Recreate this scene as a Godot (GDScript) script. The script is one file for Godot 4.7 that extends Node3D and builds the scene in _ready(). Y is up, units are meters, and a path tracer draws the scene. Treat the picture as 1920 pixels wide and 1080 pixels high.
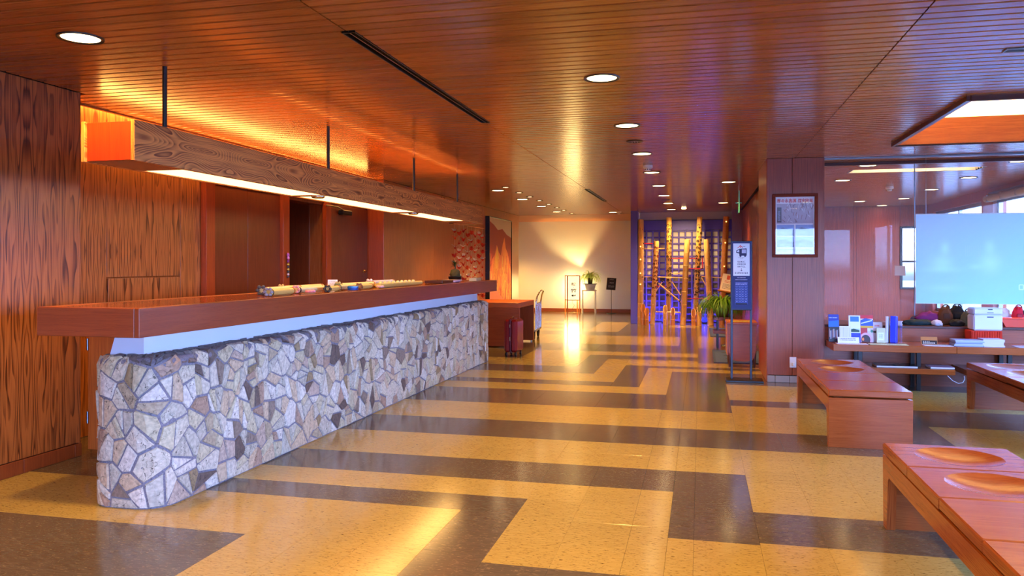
extends Node3D
# A hotel lobby: stone-faced reception counter, slatted wood ceiling, patterned floor, bamboo display and lounge.

var taken := {}
var M := {}
var rng := RandomNumberGenerator.new()
const CH := 2.46   # underside of the slatted ceiling


class MB:
	var v := PackedVector3Array()
	var n := PackedVector3Array()
	var uv := PackedVector2Array()
	var grain := 1
	var off := Vector2.ZERO
	var x := Transform3D.IDENTITY

	func map(p: Vector3, k: Vector3) -> Vector2:
		var a := k.abs()
		var ax := 0 if a.x >= a.y and a.x >= a.z else (1 if a.y >= a.z else 2)
		var i := (ax + 1) % 3
		var j := (ax + 2) % 3
		if i == grain:
			return Vector2(p[j], p[i]) + off
		return Vector2(p[i], p[j]) + off

	func tri(a: Vector3, b: Vector3, c: Vector3, na: Vector3, nb: Vector3, nc: Vector3) -> void:
		a = x * a
		b = x * b
		c = x * c
		na = (x.basis * na).normalized()
		nb = (x.basis * nb).normalized()
		nc = (x.basis * nc).normalized()
		var k := na + nb + nc
		if (b - a).cross(c - a).dot(k) > 0.0:
			var t := b
			b = c
			c = t
			t = nb
			nb = nc
			nc = t
		v.append_array([a, b, c])
		n.append_array([na, nb, nc])
		uv.append_array([map(a, k), map(b, k), map(c, k)])

	func flat(a: Vector3, b: Vector3, c: Vector3, k: Vector3) -> void:
		tri(a, b, c, k, k, k)

	func quad(a: Vector3, b: Vector3, c: Vector3, d: Vector3, k: Vector3) -> void:
		tri(a, b, c, k, k, k)
		tri(a, c, d, k, k, k)

	func squad(a: Vector3, b: Vector3, c: Vector3, d: Vector3, na: Vector3, nb: Vector3, nc: Vector3, nd: Vector3) -> void:
		tri(a, b, c, na, nb, nc)
		tri(a, c, d, na, nc, nd)

	# a quad with its own 0..1 texture coordinates: a at lower left, then lower right, upper right, upper left
	func print_quad(a: Vector3, b: Vector3, c: Vector3, d: Vector3, k: Vector3) -> void:
		var at := uv.size()
		var pts := [a, b, c, d]
		var uvs := [Vector2(0, 1), Vector2(1, 1), Vector2(1, 0), Vector2(0, 0)]
		for t in [[0, 1, 2], [0, 2, 3]]:
			var o: Array = t
			if (x.basis * ((pts[t[1]] - pts[t[0]]) as Vector3).cross(pts[t[2]] - pts[t[0]])).dot(x.basis * k) > 0.0:
				o = [t[0], t[2], t[1]]
			for i in o:
				v.append(x * (pts[i] as Vector3))
				n.append((x.basis * k).normalized())
				uv.append(uvs[i])

	func box(c: Vector3, s: Vector3, b := 0.0) -> void:
		var h := s / 2.0
		b = minf(b, minf(h.x, minf(h.y, h.z)) * 0.9)
		for ax in 3:
			var i := (ax + 1) % 3
			var j := (ax + 2) % 3
			for sg in [-1.0, 1.0]:
				var k := Vector3.ZERO
				k[ax] = sg
				var q: Array[Vector3] = []
				for w in [[-1, -1], [1, -1], [1, 1], [-1, 1]]:
					var p := Vector3.ZERO
					p[ax] = sg * h[ax]
					p[i] = w[0] * (h[i] - b)
					p[j] = w[1] * (h[j] - b)
					q.append(c + p)
				quad(q[0], q[1], q[2], q[3], k)
				if b > 0.0:
					for sh in [-1.0, 1.0]:   # the chamfer between faces ax and i
						var e := Vector3.ZERO
						e[ax] = sg
						e[i] = sh
						var r: Array[Vector3] = []
						for w in [[1, 0, -1], [1, 0, 1], [0, 1, 1], [0, 1, -1]]:
							var p := Vector3.ZERO
							p[ax] = sg * (h[ax] - b * w[1])
							p[i] = sh * (h[i] - b * w[0])
							p[j] = w[2] * (h[j] - b)
							r.append(c + p)
						quad(r[0], r[1], r[2], r[3], e.normalized())
		if b > 0.0:
			for sx in [-1.0, 1.0]:
				for sy in [-1.0, 1.0]:
					for sz in [-1.0, 1.0]:
						var s3 := Vector3(sx, sy, sz)
						flat(c + s3 * (h - Vector3(0, b, b)), c + s3 * (h - Vector3(b, 0, b)), c + s3 * (h - Vector3(b, b, 0)), s3.normalized())

	func span(a: Vector3, b: Vector3, bev := 0.0) -> void:
		box((a + b) / 2.0, (b - a).abs(), bev)

	# a polygon in the local xy plane, extruded along z; smooth rounds its sides
	func prism(poly: PackedVector2Array, z0: float, z1: float, smooth := false) -> void:
		var area := 0.0
		var m := poly.size()
		for i in m:
			area += poly[i].cross(poly[(i + 1) % m])
		var sg := 1.0 if area > 0 else -1.0
		var ns: Array[Vector3] = []
		for i in m:
			var d := poly[(i + 1) % m] - poly[i]
			ns.append(Vector3(d.y, -d.x, 0).normalized() * sg)
		for i in m:
			var a := poly[i]
			var b := poly[(i + 1) % m]
			var na := ns[i]
			var nb := ns[i]
			if smooth:
				var pa := ns[(i + m - 1) % m]
				var pb := ns[(i + 1) % m]
				if pa.dot(ns[i]) > 0.5:
					na = (pa + ns[i]).normalized()
				if pb.dot(ns[i]) > 0.5:
					nb = (pb + ns[i]).normalized()
			squad(Vector3(a.x, a.y, z0), Vector3(b.x, b.y, z0), Vector3(b.x, b.y, z1), Vector3(a.x, a.y, z1), na, nb, nb, na)
		var t := Geometry2D.triangulate_polygon(poly)
		for i in range(0, t.size(), 3):
			for e in [[z0, -1.0], [z1, 1.0]]:
				flat(Vector3(poly[t[i]].x, poly[t[i]].y, e[0]), Vector3(poly[t[i + 1]].x, poly[t[i + 1]].y, e[0]), Vector3(poly[t[i + 2]].x, poly[t[i + 2]].y, e[0]), Vector3(0, 0, e[1]))

	# profile of (radius, height) turned about y
	func lathe(pr: Array, seg := 20, c := Vector3.ZERO, smooth := true) -> void:
		var ns: Array[Vector2] = []
		for i in pr.size() - 1:
			var d: Vector2 = pr[i + 1] - pr[i]
			ns.append(Vector2(d.y, -d.x).normalized())
		for i in pr.size() - 1:
			var lo: Vector2 = ns[i]
			var hi: Vector2 = ns[i]
			if smooth and i > 0 and ns[i - 1].dot(ns[i]) > 0.5:
				lo = (ns[i - 1] + ns[i]).normalized()
			if smooth and i < ns.size() - 1 and ns[i + 1].dot(ns[i]) > 0.5:
				hi = (ns[i + 1] + ns[i]).normalized()
			for k in seg:
				var a0 := TAU * k / seg
				var a1 := TAU * (k + 1) / seg
				var d0 := Vector3(cos(a0), 0, sin(a0))
				var d1 := Vector3(cos(a1), 0, sin(a1))
				var p: Vector2 = pr[i]
				var q: Vector2 = pr[i + 1]
				var u := Vector3.UP
				squad(c + d0 * p.x + u * p.y, c + d1 * p.x + u * p.y, c + d1 * q.x + u * q.y, c + d0 * q.x + u * q.y, d0 * lo.x + u * lo.y, d1 * lo.x + u * lo.y, d1 * hi.x + u * hi.y, d0 * hi.x + u * hi.y)

	func tube(path: Array, r0: float, r1 := -1.0, seg := 10, caps := true) -> void:
		if r1 < 0.0:
			r1 = r0
		var rings: Array = []
		var nm: Array = []
		var last := Vector3.ZERO
		for i in path.size():
			var p: Vector3 = path[i]
			var d: Vector3 = ((path[mini(i + 1, path.size() - 1)] as Vector3) - (path[maxi(i - 1, 0)] as Vector3)).normalized()
			var s := last
			if s == Vector3.ZERO:
				s = Vector3.UP if absf(d.y) < 0.9 else Vector3.RIGHT
			s = (s - d * s.dot(d)).normalized()
			last = s
			var w := d.cross(s)
			var r := lerpf(r0, r1, float(i) / maxi(1, path.size() - 1))
			var ring: Array[Vector3] = []
			var nn: Array[Vector3] = []
			for k in seg:
				var a := TAU * k / seg
				var o := s * cos(a) + w * sin(a)
				ring.append(p + o * r)
				nn.append(o)
			rings.append(ring)
			nm.append(nn)
		for i in path.size() - 1:
			for k in seg:
				var l := (k + 1) % seg
				squad(rings[i][k], rings[i][l], rings[i + 1][l], rings[i + 1][k], nm[i][k], nm[i][l], nm[i + 1][l], nm[i + 1][k])
		if caps:
			for e in [[0, 1], [path.size() - 1, path.size() - 2]]:
				var k: Vector3 = ((path[e[0]] as Vector3) - (path[e[1]] as Vector3)).normalized()
				for j in range(1, seg - 1):
					flat(rings[e[0]][0], rings[e[0]][j], rings[e[0]][j + 1], k)

	# a lumpy ellipsoid, flat below
	func lump(c: Vector3, r: Vector3, sd: int, rough := 0.18, freq := 1.6, rows := 12, cols := 20) -> void:
		var f := FastNoiseLite.new()
		f.seed = sd
		f.frequency = freq * 0.5
		f.fractal_octaves = 3
		var P: Array = []
		for i in rows + 1:
			var th := PI * i / rows
			var row: Array[Vector3] = []
			for j in cols:
				var ph := TAU * j / cols
				var d := Vector3(sin(th) * cos(ph), cos(th), sin(th) * sin(ph))
				var k := 1.0 + rough * 2.0 * f.get_noise_3d(d.x * 2.0, d.y * 2.0, d.z * 2.0)
				var p := d * r * k
				p.y = maxf(p.y, -r.y * 0.55)
				row.append(c + p)
			P.append(row)
		var N: Array = []
		for i in rows + 1:
			var row: Array[Vector3] = []
			for j in cols:
				var dx: Vector3 = P[i][(j + 1) % cols] - P[i][(j + cols - 1) % cols]
				var dy: Vector3 = P[mini(i + 1, rows)][j] - P[maxi(i - 1, 0)][j]
				var k := dy.cross(dx).normalized()
				var out: Vector3 = (P[i][j] as Vector3) - c
				if k.length() < 0.5 or i == 0 or i == rows:
					k = out.normalized()
				if k.dot(out) < 0:
					k = -k
				row.append(k)
			N.append(row)
		for i in rows:
			for j in cols:
				var l := (j + 1) % cols
				squad(P[i][j], P[i][l], P[i + 1][l], P[i + 1][j], N[i][j], N[i][l], N[i + 1][l], N[i + 1][j])

	# an arching leaf blade
	func blade(p: Vector3, d: Vector3, up: float, length: float, droop: float, w: float, seg := 6) -> void:
		var pts: Array[Vector3] = []
		var q := p
		var el := up
		for i in seg + 1:
			pts.append(q)
			q += (d * cos(el) + Vector3.UP * sin(el)) * length / seg
			el -= droop / seg
		var side := d.cross(Vector3.UP).normalized()
		for i in seg:
			var t0 := float(i) / seg
			var t1 := float(i + 1) / seg
			var w0 := w * (0.6 + 0.8 * t0) * (1.0 - t0 * t0) + 0.0004
			var w1 := w * (0.6 + 0.8 * t1) * (1.0 - t1 * t1) + 0.0004
			var e := (pts[i + 1] - pts[i]).normalized()
			var k := side.cross(e).normalized()
			if k.y < 0:
				k = -k
			quad(pts[i] - side * w0, pts[i] + side * w0, pts[i + 1] + side * w1, pts[i + 1] - side * w1, k)

	func mesh() -> ArrayMesh:
		var a := []
		a.resize(Mesh.ARRAY_MAX)
		a[Mesh.ARRAY_VERTEX] = v
		a[Mesh.ARRAY_NORMAL] = n
		a[Mesh.ARRAY_TEX_UV] = uv
		var m := ArrayMesh.new()
		m.add_surface_from_arrays(Mesh.PRIMITIVE_TRIANGLES, a)
		return m


func mb(g := 1, o := Vector2.ZERO) -> MB:
	var b := MB.new()
	b.grain = g
	b.off = o
	return b


func rmb(g := 1) -> MB:   # with a random place in the grain
	return mb(g, Vector2(rng.randf() * 7.0, rng.randf() * 7.0))


func numbered(called: String) -> String:
	if not taken.has(called):
		taken[called] = 0
		return called
	taken[called] += 1
	return "%s_%03d" % [called, taken[called]]


func put(called: String, mesh: Mesh, mat: Material, parent: Node = self) -> MeshInstance3D:
	var o := MeshInstance3D.new()
	o.name = numbered(called) if parent == self else called
	o.mesh = mesh
	o.material_override = mat
	parent.add_child(o, true)
	return o


func obj(called: String, b: MB, mat: Material, parent: Node = self) -> MeshInstance3D:
	return put(called, b.mesh(), mat, parent)


func tag(o: Node3D, label: String, category: String, group := "") -> void:
	o.set_meta("label", label)
	o.set_meta("category", category)
	if group:
		o.set_meta("group", group)


func thing(called: String, label: String, category: String, at := Vector3.ZERO, turn := 0.0, group := "") -> Node3D:
	var o := Node3D.new()
	o.name = numbered(called)
	add_child(o)
	o.position = at
	o.rotation.y = turn
	tag(o, label, category, group)
	return o


func place(called: String) -> Node3D:   # a piece of the setting with parts
	var o := Node3D.new()
	o.name = called
	add_child(o)
	o.set_meta("kind", "structure")
	return o


func struct(called: String, b: MB, mat: Material, parent: Node = self) -> MeshInstance3D:
	var o := obj(called, b, mat, parent)
	o.set_meta("kind", "structure")
	return o


func dup(src: Node3D, label: String, at: Vector3, turn := 0.0) -> Node3D:
	var o: Node3D = src.duplicate()
	o.name = numbered(String(src.name).rstrip("0123456789_"))
	add_child(o)
	o.position = at
	o.rotation.y = turn
	o.set_meta("label", label)
	return o


# ---------------------------------------------------------------- materials
func mat(c: Color, rough := 0.6, tex: Texture2D = null, scale := Vector2.ONE, spec := 0.5, metal := 0.0) -> StandardMaterial3D:
	var m := StandardMaterial3D.new()
	m.albedo_color = c
	m.roughness = rough
	m.metallic = metal
	m.metallic_specular = spec
	if tex:
		m.albedo_texture = tex
		m.uv1_scale = Vector3(scale.x, scale.y, 1)
	return m


func glow(c: Color, e: float) -> StandardMaterial3D:
	var m := mat(c, 0.5)
	m.emission_enabled = true
	m.emission = c
	m.emission_energy_multiplier = e
	return m


func noise(sd: int, f := 1.0, oct := 3) -> FastNoiseLite:
	var k := FastNoiseLite.new()
	k.seed = sd
	k.frequency = f
	k.noise_type = FastNoiseLite.TYPE_SIMPLEX_SMOOTH
	k.fractal_octaves = oct
	return k


func hexc(s: String) -> Color:
	return Color.html(s)


# wood with its grain along v: rings bent by slow noise, plus fibre
func wood(w: int, h: int, sd: int, rings: float, warp: float, fx: float, fy: float, sharp: float, light: Color, dark: Color, fibre: float) -> ImageTexture:
	var a := noise(sd, 1.0, 2)
	var b := noise(sd + 7, 1.0, 2)
	var d := PackedByteArray()
	d.resize(w * h * 3)
	var i := 0
	for y in h:
		var my := 1.0 - absf(2.0 * y / h - 1.0)
		for x in w:
			var mx := 1.0 - absf(2.0 * x / w - 1.0)
			var r := mx * rings + a.get_noise_2d(mx * fx, my * fy) * warp
			r -= floorf(r)
			var t := pow(r, sharp) if r < 0.92 else pow(0.92, sharp) * (1.0 - r) / 0.08
			t *= clampf(0.75 + b.get_noise_2d(mx * 9.0 + 40.0, my * 2.5) * 0.9, 0.25, 1.0)
			var f := b.get_noise_2d(mx * 90.0, my * 3.0 + mx) * fibre
			t = clampf(t + f, 0.0, 1.0)
			d[i] = int(255.0 * lerpf(light.r, dark.r, t))
			d[i + 1] = int(255.0 * lerpf(light.g, dark.g, t))
			d[i + 2] = int(255.0 * lerpf(light.b, dark.b, t))
			i += 3
	return ImageTexture.create_from_image(Image.create_from_data(w, h, false, Image.FORMAT_RGB8, d))


# linoleum: streaks along v, with flecks
func lino(sz: int, sd: int, base: Color, streak: Color, fleck: Color, cut: float) -> ImageTexture:
	var a := noise(sd, 1.0, 3)
	var b := noise(sd + 3, 1.0, 2)
	var d := PackedByteArray()
	d.resize(sz * sz * 3)
	var i := 0
	for y in sz:
		var my := 1.0 - absf(2.0 * y / sz - 1.0)
		for x in sz:
			var mx := 1.0 - absf(2.0 * x / sz - 1.0)
			var t := clampf(0.5 + a.get_noise_2d(mx * 60.0, my * 4.0) * 0.9, 0.0, 1.0)
			var k := smoothstep(cut, cut + 0.12, b.get_noise_2d(mx * 85.0, my * 9.0 + 30.0))
			var c := base.lerp(streak, t).lerp(fleck, k)
			d[i] = int(255.0 * c.r)
			d[i + 1] = int(255.0 * c.g)
			d[i + 2] = int(255.0 * c.b)
			i += 3
	return ImageTexture.create_from_image(Image.create_from_data(sz, sz, false, Image.FORMAT_RGB8, d))


# broken stone: mottled grey with cracks and pits
func stony(sz: int, sd: int, f: float, crack: float) -> ImageTexture:
	var a := noise(sd, 1.0, 4)
	var b := noise(sd + 5, 1.0, 3)
	var d := PackedByteArray()
	d.resize(sz * sz * 3)
	var i := 0
	for y in sz:
		var my := 1.0 - absf(2.0 * y / sz - 1.0)
		for x in sz:
			var mx := 1.0 - absf(2.0 * x / sz - 1.0)
			var t := 0.92 + a.get_noise_2d(mx * f, my * f) * 0.17
			var k := absf(b.get_noise_2d(mx * f * 0.55, my * f * 0.4))
			t -= crack * (1.0 - smoothstep(0.0, 0.045, k)) * clampf(0.4 + 2.0 * a.get_noise_2d(mx * f * 0.2 + 9.0, my * f * 0.2), 0.0, 1.0)
			var g := int(255.0 * clampf(t, 0.05, 1.0))
			d[i] = g
			d[i + 1] = g
			d[i + 2] = g
			i += 3
	return ImageTexture.create_from_image(Image.create_from_data(sz, sz, false, Image.FORMAT_RGB8, d))


# ---------------------------------------------------------------- flat print
func blank(w: int, h: int, c: Color) -> Image:
	var im := Image.create(w, h, false, Image.FORMAT_RGB8)
	im.fill(c)
	return im


func stroke(im: Image, a: Vector2, b: Vector2, r: float, c: Color) -> void:
	var lo := Vector2i((a.min(b) - Vector2(r, r)).floor())
	var hi := Vector2i((a.max(b) + Vector2(r, r)).ceil())
	for y in range(maxi(lo.y, 0), mini(hi.y + 1, im.get_height())):
		for x in range(maxi(lo.x, 0), mini(hi.x + 1, im.get_width())):
			var p := Vector2(x + 0.5, y + 0.5)
			if Geometry2D.get_closest_point_to_segment(p, a, b).distance_to(p) <= r:
				im.set_pixel(x, y, c)


func area(im: Image, poly: PackedVector2Array, c: Color, c2 = null) -> void:
	var lo := poly[0]
	var hi := poly[0]
	for p in poly:
		lo = lo.min(p)
		hi = hi.max(p)
	for y in range(maxi(0, int(lo.y)), mini(im.get_height(), int(hi.y) + 1)):
		var cc := c
		if c2 != null:
			cc = c.lerp(c2, clampf((y - lo.y) / maxf(1.0, hi.y - lo.y), 0, 1))
		for x in range(maxi(0, int(lo.x)), mini(im.get_width(), int(hi.x) + 1)):
			if Geometry2D.is_point_in_polygon(Vector2(x + 0.5, y + 0.5), poly):
				im.set_pixel(x, y, cc)


func pv(a: Array) -> PackedVector2Array:
	var p := PackedVector2Array()
	for i in range(0, a.size(), 2):
		p.append(Vector2(a[i], a[i + 1]))
	return p


const GLYPHS := {
	"の": "5,2,5,6 5,6,3,8 3,8,1,6 1,6,3,2 3,2,7,2 7,2,9,5 9,5,6,9",
	"本": "1,3,9,3 5,0,5,10 5,3,1,8 5,3,9,8 3,8,7,8",
	"高": "5,0,5,2 1,2,9,2 3,3,7,3 3,5,7,5 3,3,3,5 7,3,7,5 1,6,9,6 1,6,1,10 9,6,9,10 3,8,7,8 3,8,3,10 7,8,7,10",
	"原": "1,1,9,1 1,1,1,10 4,3,8,3 4,3,4,6 8,3,8,6 4,5,8,5 4,6,8,6 6,6,6,10 4,7,3,9 8,7,9,9",
	"歴": "1,1,9,1 1,1,0,10 3,2,3,5 2,3,5,3 7,2,7,5 6,3,9,3 6,6,6,9 3,7,3,9 6,7,8,7 2,9,9,9",
	"史": "1,2,9,2 1,2,1,5 9,2,9,5 1,5,9,5 5,0,5,6 5,6,1,10 3,6,9,10",
	"街": "1,1,0,3 1,3,1,10 3,2,6,2 4.5,0,4.5,4 3,4,6,4 3,6,6,6 4.5,5,4.5,8 3,8,6,8 7,2,10,2 7,4,10,4 8.5,4,8.5,10",
	"道": "3,1,4,2 7,1,6,2 3,2,9,2 4,4,8,4 4,4,4,8 8,4,8,8 4,6,8,6 4,8,8,8 1,1,2,2 1,4,2,4 2,4,1,8 1,8,9,10",
	"瀬": "1,1,2,2 1,4,2,5 1,9,2,6 3,2,6,2 4.5,0,4.5,10 3,3,6,3 3,5,6,5 3,3,3,5 6,3,6,5 7,1,10,1 7,3,9,3 7,3,7,7 9,3,9,7 7,5,9,5 7,7,9,7 8,8,7,10",
	"松": "0,3,4,3 2,0,2,10 2,3,0,7 2,3,4,7 6,1,5,5 8,1,10,5 7,5,5,9 5,9,9,9",
	"竹": "1,1,0,4 1,2,4,2 2.5,2,2.5,10 6,1,5,4 6,2,10,2 8,2,8,9 8,9,7,8",
	"←": "1,5,9,5 1,5,4,2 1,5,4,8 9,5,9,3",
	"↓": "5,0,5,10 5,10,2,7 5,10,8,7",
	"S": "8,1,2,1 2,1,2,5 2,5,8,5 8,5,8,9 8,9,2,9", "A": "5,0,2,10 5,0,8,10 3,6,7,6", "N": "2,0,2,10 2,0,8,10 8,0,8,10", "I": "5,0,5,10 3,0,7,0 3,10,7,10",
	"K": "2,0,2,10 8,0,2,5 2,5,8,10", "O": "2,1,8,1 8,1,8,9 8,9,2,9 2,9,2,1", "G": "8,1,2,1 2,1,2,9 2,9,8,9 8,9,8,5 8,5,5,5", "E": "2,0,2,10 2,0,8,0 2,5,7,5 2,10,8,10",
	"H": "2,0,2,10 8,0,8,10 2,5,8,5", "T": "5,0,5,10 1,0,9,0", "L": "2,0,2,10 2,10,8,10", "U": "2,0,2,10 8,0,8,10 2,10,8,10", "R": "2,0,2,10 2,0,8,0 8,0,8,5 8,5,2,5 4,5,8,10", "W": "1,0,3,10 3,10,5,4 5,4,7,10 7,10,9,0",
	"Y": "2,0,5,5 8,0,5,5 5,5,5,10", "B": "2,0,2,10 2,0,7,0 7,0,7,5 2,5,8,5 8,5,8,10 2,10,8,10", "D": "2,0,2,10 2,0,6,0 6,0,8,3 8,3,8,7 8,7,6,10 6,10,2,10", "k": "3,0,3,10 7,3,3,6 3,6,7,10", "u": "3,4,3,9 3,9,7,10 7,4,7,10",
}


func glyph(im: Image, g: String, at: Vector2, s: Vector2, r: float, c: Color) -> void:
	for part in GLYPHS[g].split(" "):
		var k: PackedStringArray = part.split(",")
		stroke(im, at + Vector2(k[0].to_float(), k[1].to_float()) * s / 10.0, at + Vector2(k[2].to_float(), k[3].to_float()) * s / 10.0, r, c)


func words(im: Image, t: String, at: Vector2, s: Vector2, gap: float, r: float, c: Color) -> void:
	for i in t.length():
		if GLYPHS.has(t[i]):
			glyph(im, t[i], at + Vector2((s.x + gap) * i, 0), s, r, c)


# rows of small print that cannot be read in the photograph
func small_print(im: Image, r: Rect2i, rows: int, c: Color, sd: int) -> void:
	var q := RandomNumberGenerator.new()
	q.seed = sd
	var lh := float(r.size.y) / rows
	for k in rows:
		var x := r.position.x
		while x < r.end.x - 2:
			var w := q.randi_range(1, 3)
			im.fill_rect(Rect2i(x, r.position.y + int(k * lh), w, maxi(1, int(lh * 0.55))), c)
			x += w + q.randi_range(1, 2)


func tex(im: Image) -> ImageTexture:
	return ImageTexture.create_from_image(im)


func pmat(im: Image, rough := 0.4) -> StandardMaterial3D:
	return mat(Color.WHITE, rough, tex(im))


func _ready() -> void:
	rng.seed = 77
	# ---- camera
	var cam := Camera3D.new()
	cam.name = "camera"
	cam.position = Vector3(0, 1.3, 0)
	cam.rotation.y = atan(353.0 / 1469.0)
	cam.projection = Camera3D.PROJECTION_FRUSTUM
	cam.near = 0.05
	cam.far = 200.0
	cam.size = 0.05 * 1080.0 / 1469.0
	cam.frustum_offset = Vector2(0, -0.05 * 45.0 / 1469.0)
	add_child(cam)
	cam.current = true
	# ---- sky: a blue overcast afternoon, seen by a camera balanced for lamps
	var env := Environment.new()
	var sm := ProceduralSkyMaterial.new()
	sm.sky_top_color = Color(0.50, 0.66, 1.0)
	sm.sky_horizon_color = Color(0.61, 0.74, 1.0)
	sm.ground_horizon_color = Color(0.44, 0.54, 0.68)
	sm.ground_bottom_color = Color(0.34, 0.42, 0.54)
	sm.sky_energy_multiplier = 4.0
	sm.ground_energy_multiplier = 1.7
	var sky := Sky.new()
	sky.sky_material = sm
	env.background_mode = Environment.BG_SKY
	env.sky = sky
	env.tonemap_mode = Environment.TONE_MAPPER_LINEAR
	env.tonemap_exposure = 1.0
	env.sdfgi_enabled = true
	env.ssao_enabled = true
	env.ssil_enabled = true
	var we := WorldEnvironment.new()
	we.name = "world"
	we.environment = env
	add_child(we)

	materials()
	floor_tiles()
	ceiling_slats()
	walls()
	windows()
	counter()
	light_box()
	downlights()
	benches()
	far_end()
	bamboo_display()
	right_side()
	lounge()
	counter_items()
	left_wall_things()


const WARM := Color(1.0, 0.74, 0.36)
const AMBER := Color(1.0, 0.60, 0.24)
const E_DOWN := 5.8
const E_TROUGH := 0.8


func area_light(parent: Node, at: Vector3, size: Vector2, dir: Vector3, col: Color, e: float) -> void:
	var l := AreaLight3D.new()
	l.name = "light"
	l.area_size = size
	l.light_color = col
	l.light_energy = e
	l.shadow_enabled = true
	l.set("area_range", 30.0)
	parent.add_child(l, true)
	l.position = at
	# the light shines along -z; keep size.y along the hall
	if absf(dir.y) > 0.5:
		l.basis = Basis(Vector3(1, 0, 0), Vector3(0, 0, dir.y), Vector3(0, -dir.y, 0))
	else:
		l.look_at_from_position(at, at + dir, Vector3.UP)


func omni(parent: Node, at: Vector3, r: float, col: Color, e: float) -> void:
	var l := OmniLight3D.new()
	l.name = "light"
	l.light_color = col
	l.light_energy = e
	l.light_size = r
	l.omni_range = 30.0
	l.omni_attenuation = 2.0
	l.shadow_enabled = true
	parent.add_child(l, true)
	l.position = at


func spot(parent: Node, at: Vector3, r: float, ang: float, col: Color, e: float) -> void:
	var l := SpotLight3D.new()
	l.name = "light"
	l.light_color = col
	l.light_energy = e
	l.light_size = r
	l.spot_range = 30.0
	l.spot_angle = ang
	l.spot_angle_attenuation = 0.7
	l.spot_attenuation = 2.0
	l.shadow_enabled = true
	parent.add_child(l, true)
	l.position = at
	l.rotation.x = -PI / 2


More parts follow.
